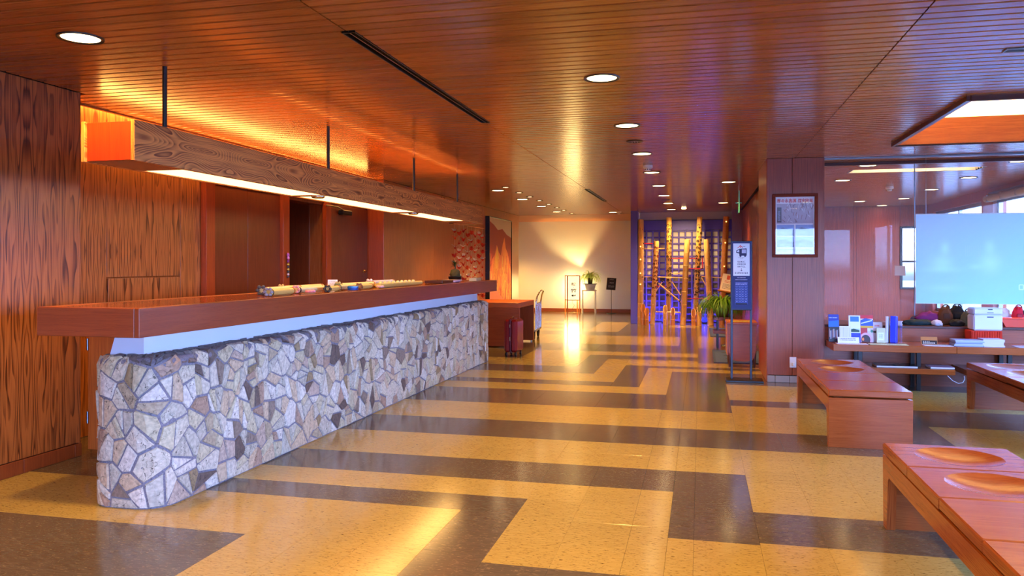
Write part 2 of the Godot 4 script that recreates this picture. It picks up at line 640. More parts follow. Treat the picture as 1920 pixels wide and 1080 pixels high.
func materials() -> void:
	var zebra := wood(768, 1024, 11, 13.0, 1.7, 5.5, 1.3, 2.4, hexc("d08a48"), hexc("3c1a0c"), 0.3)
	var fine := wood(384, 768, 21, 40.0, 1.6, 5.0, 1.4, 1.3, hexc("c8844f"), hexc("955029"), 0.3)
	var sawn := wood(512, 1536, 34, 9.0, 11.0, 1.5, 2.2, 1.5, hexc("e0aa6c"), hexc("5a2e14"), 0.12)
	var red := wood(384, 768, 45, 24.0, 1.4, 3.5, 1.0, 1.8, hexc("b96f3e"), hexc("74371a"), 0.4)
	var Z := Vector2(1.0 / 0.9, 1.0 / 2.5)
	var F := Vector2(1.0 / 0.5, 1.0 / 2.2)
	M.panel = mat(Color(0.92, 0.86, 0.80), 0.3, zebra, Z)
	M.panel_near = mat(Color(0.84, 0.76, 0.68), 0.32, zebra, Vector2(1.0 / 1.1, 1.0 / 2.5))
	M.panel_b = mat(Color(0.82, 0.74, 0.66), 0.26, fine, F)
	M.panel_c = mat(Color(0.98, 0.90, 0.74), 0.3, fine, F)
	M.dark_panel = mat(Color(0.42, 0.30, 0.26), 0.32, fine, F)
	M.door = mat(Color(0.64, 0.52, 0.50), 0.3, fine, F)
	M.jamb = mat(Color(0.88, 0.62, 0.46), 0.35, fine, F)
	M.slat = []
	for k in 4:
		M.slat.append(mat([Color(0.84, 0.80, 0.68), Color(0.89, 0.84, 0.70), Color(0.80, 0.76, 0.64), Color(0.86, 0.80, 0.70)][k], 0.19, fine, F))
	M.top = mat(Color(0.80, 0.60, 0.48), 0.3, fine, F)
	M.top_gloss = mat(Color(0.76, 0.60, 0.48), 0.1, fine, F)
	M.bench = mat(Color(0.84, 0.70, 0.56), 0.22, fine, F, 0.36)
	M.column = mat(Color(0.86, 0.70, 0.66), 0.28, red, F)
	M.lounge = mat(Color(0.98, 0.72, 0.56), 0.3, red, Vector2(1.0 / 0.8, 1.0 / 2.4), 0.4)
	M.sawn = mat(Color(1.0, 0.88, 0.70), 0.5, sawn, Vector2(1.0 / 0.8, 1.0 / 4.4))
	M.orange_wood = mat(Color(0.95, 0.74, 0.54), 0.35, fine, F)
	M.coffer_wood = mat(Color(1.0, 0.84, 0.62), 0.35, fine, F)
	M.end_cap = mat(Color(0.92, 0.46, 0.28), 0.4, fine, F)
	M.gate = mat(Color(1.0, 0.82, 0.54), 0.4, fine, F)
	M.base = mat(Color(0.72, 0.56, 0.42), 0.5, fine, F)
	M.dark = mat(Color(0.05, 0.045, 0.045), 0.4)
	M.black = mat(Color(0.03, 0.032, 0.04), 0.35)
	M.navy = mat(Color(0.045, 0.085, 0.2), 0.35)
	M.gap = mat(Color(0.055, 0.03, 0.02), 0.9)
	M.white = mat(Color(0.88, 0.87, 0.86), 0.6)
	M.plaster = mat(Color(0.84, 0.84, 0.88), 0.8)
	M.paint = mat(Color(0.84, 0.86, 0.9), 0.55)
	M.chrome = mat(Color(0.8, 0.8, 0.8), 0.15, null, Vector2.ONE, 0.5, 1.0)
	M.steel = mat(Color(0.55, 0.56, 0.58), 0.3, null, Vector2.ONE, 0.5, 1.0)
	M.brass = mat(Color(0.85, 0.68, 0.35), 0.25, null, Vector2.ONE, 0.5, 1.0)
	var L := Vector2(1.0 / 0.9, 1.0 / 0.9)
	var cream := lino(768, 3, hexc("bca860"), hexc("aa954e"), hexc("4a3418"), 0.50)
	var umber := lino(768, 9, hexc("675e4c"), hexc("565040"), hexc("a4966e"), 0.53)
	M.cream = []
	M.umber = []
	for k in 3:
		var g: float = [1.0, 0.97, 0.985][k]
		M.cream.append(mat(Color(g, g, g * 0.98), 0.14, cream, L))
		M.umber.append(mat(Color(g, g, g), 0.14, umber, L))
	var st := stony(768, 5, 18.0, 0.6)
	M.stone = []
	for c in ["d2cab0", "c9bf9c", "dcd7c6", "c2bda8", "ccb694", "b2a282", "c0ad98", "8c7c6a", "9a8660", "6c5c50", "ae9278", "d3ccb6"]:
		var m := mat(hexc(c), 0.55, st, Vector2(0.9, 0.9))
		m.heightmap_enabled = true
		m.heightmap_texture = st
		m.heightmap_scale = 0.35
		M.stone.append(m)
	M.mortar = mat(hexc("83808a"), 0.9, st, Vector2(2, 2))
	M.ledge_stone = mat(hexc("77706c"), 0.7, st, Vector2(0.9, 0.9))
	var gl := mat(Color(0.9, 0.95, 1.0, 0.06), 0.02)
	gl.transparency = BaseMaterial3D.TRANSPARENCY_ALPHA
	M.glass = gl
	var pg := mat(Color(0.9, 0.95, 1.0, 0.06), 0.02)
	pg.transparency = BaseMaterial3D.TRANSPARENCY_ALPHA
	M.poster_glass = pg
	gl.metallic_specular = 0.26
	M.lamp = glow(Color(1.0, 0.86, 0.62), 14.0)
	M.diffuser = glow(Color(1.0, 0.84, 0.58), 3.0)
	M.tube = glow(Color(1.0, 0.80, 0.48), 4.0)
	M.bamboo = mat(hexc("e8c890"), 0.35, wood(128, 512, 61, 3.0, 0.4, 2.0, 1.0, 1.0, hexc("fff0d0"), hexc("d8b888"), 0.35), Vector2(3, 0.7))
	M.leaf = mat(Color(0.36, 0.56, 0.16), 0.45)
	(M.leaf as StandardMaterial3D).backlight_enabled = true
	(M.leaf as StandardMaterial3D).backlight = Color(0.25, 0.4, 0.1)
	M.leaf_pale = mat(Color(0.80, 0.88, 0.50), 0.45)
	(M.leaf_pale as StandardMaterial3D).backlight_enabled = true
	(M.leaf_pale as StandardMaterial3D).backlight = Color(0.4, 0.5, 0.2)


# ---------------------------------------------------------------- floor
# dark runs of the pattern: x from, x to, distance from, distance to
const DARK := [
	[-6.6, -2.1, 1.0, 3.37], [-3.2, -0.9, 3.97, 4.24], [-6.6, -3.2, 4.07, 5.2], [-1.2, -0.9, 1.0, 4.24], [-0.9, 0.57, 1.0, 3.29],
	[-3.2, 0.3, 4.565, 5.03], [-0.15, 0.3, 3.79, 4.565], [0.3, 4.5, 3.82, 4.29], [-3.2, 1.77, 5.71, 6.33], [1.47, 1.77, 6.33, 7.6], [1.77, 4.5, 6.86, 7.6],
	[-3.2, 0.27, 7.1, 7.93], [-0.33, 0.27, 7.93, 9.65], [0.27, 1.47, 7.46, 7.77], [0.27, 4.5, 8.76, 9.65],
	[-3.2, -0.63, 8.35, 8.65], [-0.93, -0.63, 8.65, 10.14], [-0.63, 4.5, 9.93, 10.14], [-6.6, -1.23, 9.26, 9.86], [-1.53, -1.23, 9.86, 11.18], [-1.23, -0.03, 10.76, 11.18],
	[-0.03, 0.87, 10.55, 12.46], [-6.6, -2.43, 10.6, 12.7], [-2.43, -0.03, 11.63, 12.7], [-0.33, -0.03, 12.7, 14.3], [-6.6, -2.73, 12.7, 13.4], [0.27, 0.87, 12.46, 17.9],
	[-6.6, -1.53, 14.25, 15.05], [-1.53, -0.03, 14.25, 16.3], [-0.03, 0.27, 14.48, 17.9], [-1.53, -0.63, 16.3, 17.9], [-0.63, -0.03, 17.0, 17.9],
	[-2.43, -2.13, 15.6, 17.45], [-6.6, -2.43, 15.6, 16.0], [-6.6, -2.73, 16.5, 17.0], [-6.6, -1.3, 17.6, 21.1],
]


func floor_tiles() -> void:
	var root := place("floor")
	var sl := mb()
	sl.span(Vector3(-6.7, -0.2, -21.3), Vector3(4.6, -0.0035, 4.2))
	struct("screed", sl, M.gap, root)
	var xs: Array[float] = []
	var k := -6.63
	while k < 4.3:
		xs.append(k)
		k += 0.3
	xs.append(-0.15)
	xs.append(4.47)
	xs.sort()
	var tiles: Array = []
	for i in xs.size() - 1:
		var x0 := xs[i]
		var x1 := xs[i + 1]
		var xm := (x0 + x1) / 2.0
		var cuts: Array[float] = [-4.0, 1.0, 21.1]
		for d in DARK:
			if xm > d[0] and xm < d[1]:
				cuts.append(d[2])
				cuts.append(d[3])
		cuts.sort()
		for j in cuts.size() - 1:
			var a := cuts[j]
			var b := cuts[j + 1]
			if b - a < 0.01:
				continue
			var m := (a + b) / 2.0
			var dk := false
			for d in DARK:
				if xm > d[0] and xm < d[1] and m > d[2] and m < d[3]:
					dk = true
			var n := maxi(1, roundi((b - a) / 0.305))
			for q in n:
				tiles.append([x0, x1, a + (b - a) * q / n, a + (b - a) * (q + 1) / n, dk])
	# those that show largest are parts of their own
	var shown: Array = []
	var rest: Array = []
	for t in tiles:
		var xm: float = (t[0] + t[1]) / 2.0
		var dm: float = (t[2] + t[3]) / 2.0
		var px := (xm * 0.9723 + dm * 0.2336) / maxf(0.1, dm * 0.9723 - xm * 0.2336)
		var hidden := xm < -2.8 and dm > 3.7 and dm < 10.2 and xm > -4.0
		if t[3] > 2.75 and absf(px) < 0.70 and not hidden and xm > -4.2 and dm * 0.9723 - xm * 0.2336 > 3.1:
			shown.append([dm, t])
		else:
			rest.append(t)
	shown.sort_custom(func(a, b): return a[0] < b[0])
	var many := [mb(0), mb(0)]
	for i in shown.size():
		var t: Array = shown[i][1]
		if i < 300:
			var b := mb(0, Vector2(rng.randf() * 5.0, rng.randf() * 5.0))
			one_tile(b, t)
			var pick: Array = M.umber if t[4] else M.cream
			obj("tile", b, pick[rng.randi() % 3], root)
		else:
			rest.append(t)
	for t in rest:
		var b: MB = many[1 if t[4] else 0]
		b.off = Vector2(rng.randf() * 5.0, rng.randf() * 5.0)
		one_tile(b, t)
	obj("cream_tiles", many[0], M.cream[0], root).set_meta("kind", "stuff")
	obj("brown_tiles", many[1], M.umber[0], root).set_meta("kind", "stuff")


func one_tile(b: MB, t: Array) -> void:
	var g := 0.0004
	var x0: float = t[0] + g
	var x1: float = t[1] - g
	var z0: float = -t[3] + g
	var z1: float = -t[2] - g
	var e := 0.0008
	b.quad(Vector3(x0 + e, 0, z0 + e), Vector3(x1 - e, 0, z0 + e), Vector3(x1 - e, 0, z1 - e), Vector3(x0 + e, 0, z1 - e), Vector3.UP)
	for s in [[x0, x0 + e, 0], [x1, x1 - e, 0], [z0, z0 + e, 1], [z1, z1 - e, 1]]:
		var n := Vector3(signf(s[0] - s[1]), 1, 0) if s[2] == 0 else Vector3(0, 1, signf(s[0] - s[1]))
		if s[2] == 0:
			b.quad(Vector3(s[0], -0.003, z0), Vector3(s[0], -0.003, z1), Vector3(s[1], 0, z1 - e), Vector3(s[1], 0, z0 + e), n.normalized())
		else:
			b.quad(Vector3(x0, -0.003, s[0]), Vector3(x1, -0.003, s[0]), Vector3(x1 - e, 0, s[1]), Vector3(x0 + e, 0, s[1]), n.normalized())


# ---------------------------------------------------------------- ceiling
const COF := [1.84, 4.1, -8.13, -6.05]     # the coffer: x from, x to, z from, z to
const SLOT := [1.84, 3.3, -10.72, -10.4]   # the light slot beyond the glass


func ceiling_slats() -> void:
	var root := place("ceiling")
	var sl := mb(0)
	for r in [[-6.7, -4.5, -21.3, -10.1], [-4.36, -4.05, -10.1, -4.49], [-4.5, 1.84, -21.3, -10.1], [-4.05, 1.84, -10.1, 4.2], [1.84, 4.5, -6.05, 4.2], [4.1, 4.5, -8.13, -6.05], [1.84, 4.5, -10.4, -8.13], [3.3, 4.5, -10.72, -10.4], [1.84, 4.5, -17.2, -10.72]]:
		sl.span(Vector3(r[0], CH + 0.022, r[2]), Vector3(r[1], 2.62, r[3]))
	struct("slab", sl, M.gap, root)
	var roof := mb()
	roof.span(Vector3(-6.8, 3.3, -21.4), Vector3(4.7, 3.5, 4.3))
	roof.span(Vector3(-6.8, 2.62, -21.4), Vector3(-6.7, 3.3, 4.3))
	roof.span(Vector3(4.5, 2.62, -21.4), Vector3(4.7, 3.3, 4.3))
	roof.span(Vector3(-6.7, 2.62, -21.4), Vector3(4.5, 3.3, -21.3))
	roof.span(Vector3(-6.7, 2.62, 4.2), Vector3(4.5, 3.3, 4.3))
	struct("roof", roof, M.gap, root)
	# slats run across the hall in three bays
	var pitch := 0.093
	var meshes := {}
	var far := [mb(0), mb(0), mb(0), mb(0)]
	var rows := int((18.35 - 1.0) / pitch)
	var made := 0
	for i in rows:
		var z := -1.0 - (i + 0.5) * pitch
		var xl := -4.08 if z > -4.49 else (-4.36 if z > -10.1 else -4.24)
		var vent := (z < -3.62 and z > -6.2) or (z < -12.1 and z > -14.5)
		var bays := [[xl, -1.752 if vent else -1.72], [-1.672 if vent else -1.712, 1.002], [1.01, 4.36]]
		if z < -10.3:
			bays[2][0] = 1.01
			bays[1][1] = 0.84
		var list: Array = []
		for n in 3:
			var b: Array = bays[n]
			if n == 2 and z < COF[3] + 0.02 and z > COF[2] - 0.02:
				list.append([b[0], COF[0] - 0.03])
			elif n == 2 and z < SLOT[3] and z > SLOT[2]:
				list.append([b[0], SLOT[0]])
				list.append([SLOT[1], b[1]])
			elif n == 2 and z < -17.0:
				continue
			else:
				list.append(b)
		for b in list:
			var tone := rng.randi() % 4
			if z < -2.2 and made < 300:
				var o := MeshInstance3D.new()
				var w := snappedf(b[1] - b[0], 0.001)
				var key := "%s_%d" % [w, i % 4]
				if not meshes.has(key):
					var s := mb(0, Vector2(rng.randf() * 5.0, rng.randf() * 5.0))
					slat_shape(s, w)
					meshes[key] = s.mesh()
				o.mesh = meshes[key]
				o.name = "slat"
				o.material_override = M.slat[tone]
				root.add_child(o, true)
				o.position = Vector3((b[0] + b[1]) / 2.0, CH, z)
				made += 1
			else:
				var s: MB = far[tone]
				s.off = Vector2(rng.randf() * 5.0, rng.randf() * 5.0)
				s.x = Transform3D(Basis(), Vector3((b[0] + b[1]) / 2.0, CH, z))
				slat_shape(s, b[1] - b[0])
	for k in 4:
		obj("far_slats", far[k], M.slat[k], root).set_meta("kind", "stuff")
	# plain boards: behind the camera and past the slats
	var pl := mb(0)
	pl.span(Vector3(-4.08, CH, -1.0), Vector3(4.36, CH + 0.02, 4.0))
	pl.span(Vector3(-6.6, CH, -21.1), Vector3(0.84, CH + 0.02, -18.36))
	struct("board", pl, M.panel_c, root)
	# edge boards: along the reception recess, the hall wall and the near end of the far ceiling
	var ed := mb(2)
	ed.span(Vector3(-4.375, CH - 0.012, -10.1), Vector3(-4.345, 2.62, -4.49), 0.002)
	obj("edge_board", ed, M.panel_b, root)
	# the coffer: wooden skirt, then a wider white box lit from a ledge
	var c: Array = COF
	for s in [[Vector3(c[0] - 0.021, CH - 0.025, c[2] - 0.021), Vector3(c[0] + 0.004, CH + 0.22, c[3] + 0.021)], [Vector3(c[1] - 0.004, CH - 0.025, c[2] - 0.021), Vector3(c[1] + 0.021, CH + 0.22, c[3] + 0.021)]]:
		var b := rmb(2)
		b.span(s[0], s[1], 0.003)
		obj("coffer_side", b, M.coffer_wood, root)
	for s in [[Vector3(c[0] + 0.004, CH - 0.025, c[2] - 0.021), Vector3(c[1] - 0.004, CH + 0.22, c[2] + 0.004)], [Vector3(c[0] + 0.004, CH - 0.025, c[3] - 0.004), Vector3(c[1] - 0.004, CH + 0.22, c[3] + 0.021)]]:
		var b := rmb(0)
		b.span(s[0], s[1], 0.003)
		obj("coffer_side", b, M.coffer_wood, root)
	var rim := mb(0)
	for s in [[c[0] - 0.055, c[0] - 0.026, c[2] - 0.055, c[3] + 0.055], [c[1] + 0.026, c[1] + 0.055, c[2] - 0.055, c[3] + 0.055], [c[0] - 0.026, c[1] + 0.026, c[2] - 0.055, c[2] - 0.026], [c[0] - 0.026, c[1] + 0.026, c[3] + 0.026, c[3] + 0.055]]:
		rim.span(Vector3(s[0], CH - 0.035, s[2]), Vector3(s[1], CH + 0.02, s[3]), 0.003)
	obj("coffer_trim", rim, M.dark_panel, root)
	var wb := mb()
	var q := 0.3
	wb.span(Vector3(c[0] - q, 2.98, c[2] - q), Vector3(c[1] + q, 3.04, c[3] + q))
	wb.span(Vector3(c[0] - q - 0.04, 2.6, c[2] - q), Vector3(c[0] - q, 3.0, c[3] + q))
	wb.span(Vector3(c[1] + q, 2.6, c[2] - q), Vector3(c[1] + q + 0.04, 3.0, c[3] + q))
	wb.span(Vector3(c[0] - q, 2.6, c[2] - q - 0.04), Vector3(c[1] + q, 3.0, c[2] - q))
	wb.span(Vector3(c[0] - q, 2.6, c[3] + q), Vector3(c[1] + q, 3.0, c[3] + q + 0.04))
	obj("coffer_lining", wb, M.white, root)
	for s in [[Vector3(1.68, 2.66, -7.9), Vector3(1.68, 2.66, -6.3), Vector2(0.05, 1.6)], [Vector3(2.0, 2.66, -8.28), Vector3(3.9, 2.66, -8.28), Vector2(1.9, 0.05)]]:
		var t := mb()
		t.tube([s[0], s[1]], 0.015)
		obj("lamp_tube", t, M.tube, root)
		area_light(root, ((s[0] as Vector3) + (s[1] as Vector3)) / 2.0 + Vector3(0, 0.03, 0), s[2], Vector3.UP, Color(1.0, 0.82, 0.48), 6.5)
	# the light slot beyond the glass
	var sb := mb()
	sb.span(Vector3(SLOT[0] - 0.02, 2.62, SLOT[2] - 0.2), Vector3(SLOT[1] + 0.02, 2.66, SLOT[3] + 0.02))
	sb.span(Vector3(SLOT[0] - 0.02, CH, SLOT[2] - 0.02), Vector3(SLOT[0], 2.62, SLOT[3] + 0.02))
	sb.span(Vector3(SLOT[1], CH, SLOT[2] - 0.02), Vector3(SLOT[1] + 0.02, 2.62, SLOT[3] + 0.02))
	sb.span(Vector3(SLOT[0], CH, SLOT[2] - 0.02), Vector3(SLOT[1], 2.62, SLOT[2]))
	sb.span(Vector3(SLOT[0], CH, SLOT[3]), Vector3(SLOT[1], 2.62, SLOT[3] + 0.02))
	obj("slot_lining", sb, M.white, root)
	var tb := mb()
	tb.tube([Vector3(SLOT[0] + 0.05, 2.58, SLOT[3] - 0.06), Vector3(SLOT[1] - 0.05, 2.58, SLOT[3] - 0.06)], 0.018)
	obj("lamp_tube", tb, M.tube, root)
	area_light(root, Vector3((SLOT[0] + SLOT[1]) / 2.0, 2.55, (SLOT[2] + SLOT[3]) / 2.0), Vector2(1.3, 0.2), Vector3.DOWN, Color(1.0, 0.80, 0.46), 1.2)
	# cove behind the ceiling edge, over the reception recess
	var ct := mb()
	ct.tube([Vector3(-4.41, 2.26, -5.05), Vector3(-4.41, 2.26, -9.9)], 0.016)
	obj("lamp_tube", ct, glow(Color(1.0, 0.74, 0.38), 26.0), root)
	ct = mb()
	ct.tube([Vector3(-4.435, 2.53, -4.56), Vector3(-4.435, 2.53, -5.7)], 0.014)
	obj("lamp_tube", ct, glow(Color(1.0, 0.74, 0.38), 26.0), root)
	area_light(root, Vector3(-4.435, 2.51, -5.13), Vector2(0.028, 1.1), Vector3.DOWN, AMBER, 0.5)
	var bt := mb(2)
	bt.span(Vector3(-4.49, 2.24, -9.92), Vector3(-4.44, 2.28, -5.03), 0.003)
	obj("lamp_batten", bt, M.white, root)
	area_light(root, Vector3(-4.41, 2.28, -7.475), Vector2(0.03, 4.8), Vector3.UP, AMBER, 1.0)
	# slot vents
	for s in [[-1.712, -6.2, -3.62], [-1.712, -14.5, -12.1]]:
		var t := thing("ceiling_vent", "long black slot vent in the ceiling joint, " + ("nearer of the two" if s[2] > -5 else "far one near the white wall"), "vent", Vector3(s[0], CH, (s[1] + s[2]) / 2.0), 0.0, "slot vents in the hall ceiling")
		var l: float = s[2] - s[1]
		var tr := mb()
		tr.span(Vector3(-0.038, -0.004, -l / 2), Vector3(-0.03, 0.02, l / 2), 0.002)
		tr.span(Vector3(0.03, -0.004, -l / 2), Vector3(0.038, 0.02, l / 2), 0.002)
		tr.span(Vector3(-0.03, -0.004, -l / 2), Vector3(0.03, 0.02, -l / 2 + 0.01), 0.002)
		tr.span(Vector3(-0.03, -0.004, l / 2 - 0.01), Vector3(0.03, 0.02, l / 2), 0.002)
		obj("frame", tr, M.dark, t)
		var bl := mb()
		bl.span(Vector3(-0.003, 0.0, -l / 2), Vector3(0.003, 0.018, l / 2))
		obj("blade", bl, M.steel, t)
		var bk := mb()
		bk.span(Vector3(-0.03, 0.017, -l / 2), Vector3(0.03, 0.021, l / 2))
		obj("back", bk, M.black, t)
	var rv := thing("ceiling_vent", "short black slot vent in the ceiling over the benches, at the right edge", "vent", Vector3(2.1, CH, -4.75))
	var fr := mb()
	fr.span(Vector3(-0.5, -0.008, -0.035), Vector3(0.5, 0.0, -0.028), 0.002)
	fr.span(Vector3(-0.5, -0.008, 0.028), Vector3(0.5, 0.0, 0.035), 0.002)
	fr.span(Vector3(-0.5, -0.008, -0.028), Vector3(-0.49, 0.0, 0.028), 0.002)
	fr.span(Vector3(0.49, -0.008, -0.028), Vector3(0.5, 0.0, 0.028), 0.002)
	obj("frame", fr, M.steel, rv)
	var bk := mb()
	bk.span(Vector3(-0.49, -0.003, -0.028), Vector3(0.49, -0.001, 0.028))
	obj("back", bk, M.black, rv)


func slat_shape(s: MB, w: float) -> void:
	var h := w / 2.0
	var a := 0.040
	var c := 0.004
	var y := 0.02
	s.quad(Vector3(-h, 0, -a + c), Vector3(h, 0, -a + c), Vector3(h, 0, a - c), Vector3(-h, 0, a - c), Vector3.DOWN)
	for g in [-1.0, 1.0]:
		s.quad(Vector3(-h, 0, g * (a - c)), Vector3(h, 0, g * (a - c)), Vector3(h, c, g * a), Vector3(-h, c, g * a), Vector3(0, -1, g).normalized())
		s.quad(Vector3(-h, c, g * a), Vector3(h, c, g * a), Vector3(h, y, g * a), Vector3(-h, y, g * a), Vector3(0, 0, g))
		s.quad(Vector3(g * h, 0, -a + c), Vector3(g * h, 0, a - c), Vector3(g * h, y, a - c), Vector3(g * h, y, -a + c), Vector3(g, 0, 0))


# ---------------------------------------------------------------- walls
func panel_x(parent: Node, called: String, x: float, z0: float, z1: float, y0: float, y1: float, m: Material, th := 0.02, g := 0.002) -> MeshInstance3D:
	var b := rmb(1)
	b.span(Vector3(x - th, y0 + g, minf(z0, z1) + g), Vector3(x, y1 - g, maxf(z0, z1) - g), 0.0015)
	return obj(called, b, m, parent)


func panel_z(parent: Node, called: String, z: float, x0: float, x1: float, y0: float, y1: float, m: Material, th := 0.02, g := 0.002) -> MeshInstance3D:
	var b := rmb(1)
	b.span(Vector3(minf(x0, x1) + g, y0 + g, z - th), Vector3(maxf(x0, x1) - g, y1 - g, z), 0.0015)
	return obj(called, b, m, parent)


func walls() -> void:
	# left, near: one big panelled block with a wooden skirting
	var w := place("wall_left")
	var b := mb()
	b.span(Vector3(-4.5, 0, -4.47), Vector3(-4.11, 2.62, 4.2))
	struct("core", b, M.gap, w)
	for s in [[-4.49, -3.28], [-3.28, -2.07], [-2.07, 0.4], [0.4, 4.0]]:
		panel_x(w, "panel", -4.09, s[0], s[1], 0.09, CH, M.panel_near)
	panel_z(w, "end_panel", -4.47, -4.5, -4.09, 0.0, 2.62, M.panel_near)
	var sk := place("baseboard_left")
	for s in [[-4.49, -4.43], [-4.43, -4.02], [-4.02, -3.72], [-3.72, -3.28], [-3.28, -2.6], [-2.6, 0.0]]:
		panel_x(sk, "board", -4.082, s[0], s[1], 0.0, 0.088, M.base, 0.02, 0.0012)
	# reception recess
	w = place("wall_reception")
	b = mb()
	b.span(Vector3(-4.7, 0, -7.93), Vector3(-4.52, 3.3, -4.2))
	b.span(Vector3(-4.7, 2.03, -8.84), Vector3(-4.52, 3.3, -7.93))
	b.span(Vector3(-4.7, 0, -10.4), Vector3(-4.52, 3.3, -8.84))
	struct("core", b, M.panel_b, w)
	panel_x(w, "panel", -4.5, -4.5, -5.2, 0, 2.7, M.panel)
	panel_x(w, "panel", -4.5, -5.2, -6.09, 1.196, 2.7, M.panel)
	panel_x(w, "panel", -4.5, -6.09, -6.38, 0, 2.7, M.panel)
	var hat := panel_x(w, "hatch_door", -4.496, -5.21, -6.085, 0, 1.188, M.panel, 0.02, 0.003)
	hat.set_meta("kind", "structure")
	for s in [[-4.5, -7.9], [-7.9, -8.95], [-8.95, -10.1]]:
		panel_x(w, "header_board", -4.49, s[0] if s[0] < -5 else -6.38, s[1], 2.06, 2.7, M.orange_wood)
	panel_x(w, "jamb", -4.44, -6.38, -6.52, 0, 2.06, M.jamb, 0.06)
	for s in [[-6.52, -7.16], [-7.16, -7.79]]:
		panel_x(w, "sliding_panel", -4.5, s[0], s[1], 0, 2.055, M.door)
	panel_x(w, "jamb", -4.46, -7.79, -7.93, 0, 2.06, M.jamb, 0.06)
	panel_x(w, "jamb", -4.46, -8.82, -8.95, 0, 2.06, M.jamb, 0.06)
	# the passage behind the opening
	var pg := place("wall_passage")
	b = rmb(1)
	b.span(Vector3(-6.0, 0, -8.5), Vector3(-5.96, 2.4, -7.5))
	obj("panel", b, M.panel_b, pg)
	b = rmb(1)
	b.span(Vector3(-6.0, 0, -8.84), Vector3(-4.7, 2.4, -8.82))
	obj("panel", b, M.door, pg)
	b = rmb(1)
	b.span(Vector3(-6.0, 0, -7.95), Vector3(-4.7, 2.4, -7.93))
	obj("panel", b, M.panel_b, pg)
	b = mb()
	b.span(Vector3(-6.0, 2.36, -8.84), Vector3(-4.5, 2.4, -7.93))
	b.span(Vector3(-6.04, 0, -8.9), Vector3(-6.0, 2.4, -7.4))
	obj("lining", b, M.panel_b, pg)
	var pv2 := thing("wall_grille", "small black grille high on the dark wall in the passage behind the counter", "grille", Vector3(-5.955, 1.86, -8.42))
	b = mb()
	b.box(Vector3.ZERO, Vector3(0.012, 0.12, 0.3), 0.003)
	obj("frame", b, M.black, pv2)
	for k in 5:
		b = mb()
		b.box(Vector3(0.008, -0.04 + k * 0.02, 0), Vector3(0.006, 0.006, 0.27))
		obj("slat", b, M.dark, pv2)
	# door_1 with handle
	var d := place("door_1")
	panel_x(d, "leaf", -4.48, -8.955, -10.08, 0, 2.05, M.door, 0.035)
	b = mb()
	b.tube([Vector3(-4.48, 1.2, -9.93), Vector3(-4.43, 1.2, -9.93), Vector3(-4.43, 1.2, -9.83)], 0.009)
	b.lathe([Vector2(0.0, -0.025), Vector2(0.02, -0.02), Vector2(0.025, 0), Vector2(0.02, 0.02), Vector2(0, 0.025)], 12, Vector3(-4.46, 1.2, -9.93))
	obj("handle", b, M.brass, d)
	var dc := thing("door_closer", "dark metal door closer at the top of the door behind the counter", "door closer", Vector3(-4.44, 1.96, -9.3))
	b = mb()
	b.box(Vector3(0, 0, 0), Vector3(0.07, 0.06, 0.27), 0.008)
	obj("body", b, M.black, dc)
	b = mb()
	b.tube([Vector3(0.0, 0.035, 0.08), Vector3(0.05, 0.05, 0.32), Vector3(-0.02, 0.06, 0.5)], 0.008)
	obj("arm", b, M.steel, dc)
	# hall wall beyond: return, panels
	w = place("wall_hall")
	b = mb()
	b.span(Vector3(-4.7, 0, -18.36), Vector3(-4.27, 2.62, -10.13))
	struct("core", b, M.gap, w)
	panel_z(w, "return_panel", -10.1, -4.5, -4.25, 0, CH, M.jamb, 0.03)
	var z := -10.1
	for l in [1.05, 1.05, 1.05, 1.05, 1.05, 1.05, 1.05]:
		panel_x(w, "panel", -4.25, z, z - l, 0.0, CH, M.panel_c)
		z -= l
	panel_x(w, "panel", -4.25, z, -18.36, 0.0, CH, M.panel_c)
	panel_z(w, "end_panel", -18.36, -4.5, -4.25, 0, CH, M.panel_c)
	for hz in [-12.55, -12.7, -13.6, -14.1, -14.6, -16.9]:
		b = mb()
		b.tube([Vector3(-4.25, CH - 0.03, hz), Vector3(-4.232, CH - 0.035, hz), Vector3(-4.232, CH - 0.075, hz), Vector3(-4.222, CH - 0.08, hz), Vector3(-4.215, CH - 0.07, hz)], 0.005, -1.0, 8)
		obj("hook", b, M.chrome, w)
	# the white end wall with its skirting, and the unseen ends of the cross corridor
	b = mb()
	b.span(Vector3(-6.7, 0, -21.3), Vector3(-1.3, 2.62, -21.1))
	struct("wall_far", b, M.plaster)
	b = mb(0)
	b.span(Vector3(-6.6, 0.0, -21.1), Vector3(-1.4, 0.09, -21.085), 0.002)
	struct("baseboard_far", b, M.base)
	b = mb()
	b.span(Vector3(-6.8, 0, -21.3), Vector3(-6.6, 2.62, -18.3))
	b.span(Vector3(-6.8, 0, -18.5), Vector3(-4.5, 2.62, -18.3))
	b.span(Vector3(-1.4, 0, -21.3), Vector3(-1.3, 2.62, -18.1))
	struct("wall_corridor", b, M.plaster)
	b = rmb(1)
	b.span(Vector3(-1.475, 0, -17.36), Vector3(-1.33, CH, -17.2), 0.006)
	struct("post", b, mat(Color(0.36, 0.33, 0.84), 0.4))  # blue light falling on the post is put into its violet colour
	b = mb()
	b.span(Vector3(-1.475, 0, -18.1), Vector3(-1.34, CH, -17.36))
	struct("wall_alcove_side", b, M.plaster)
	# behind the bamboo
	b = mb()
	b.span(Vector3(-1.4, 0, -18.2), Vector3(0.9, 2.62, -18.05))
	struct("wall_alcove", b, mat(Color(0.50, 0.42, 0.36), 0.7))
	b = mb()
	b.span(Vector3(-1.33, 2.29, -18.0), Vector3(0.68, CH, -17.9), 0.003)
	struct("trim_alcove", b, M.plaster)
	# wall between hall and lounge, past the column
	w = place("wall_right_hall")
	b = mb()
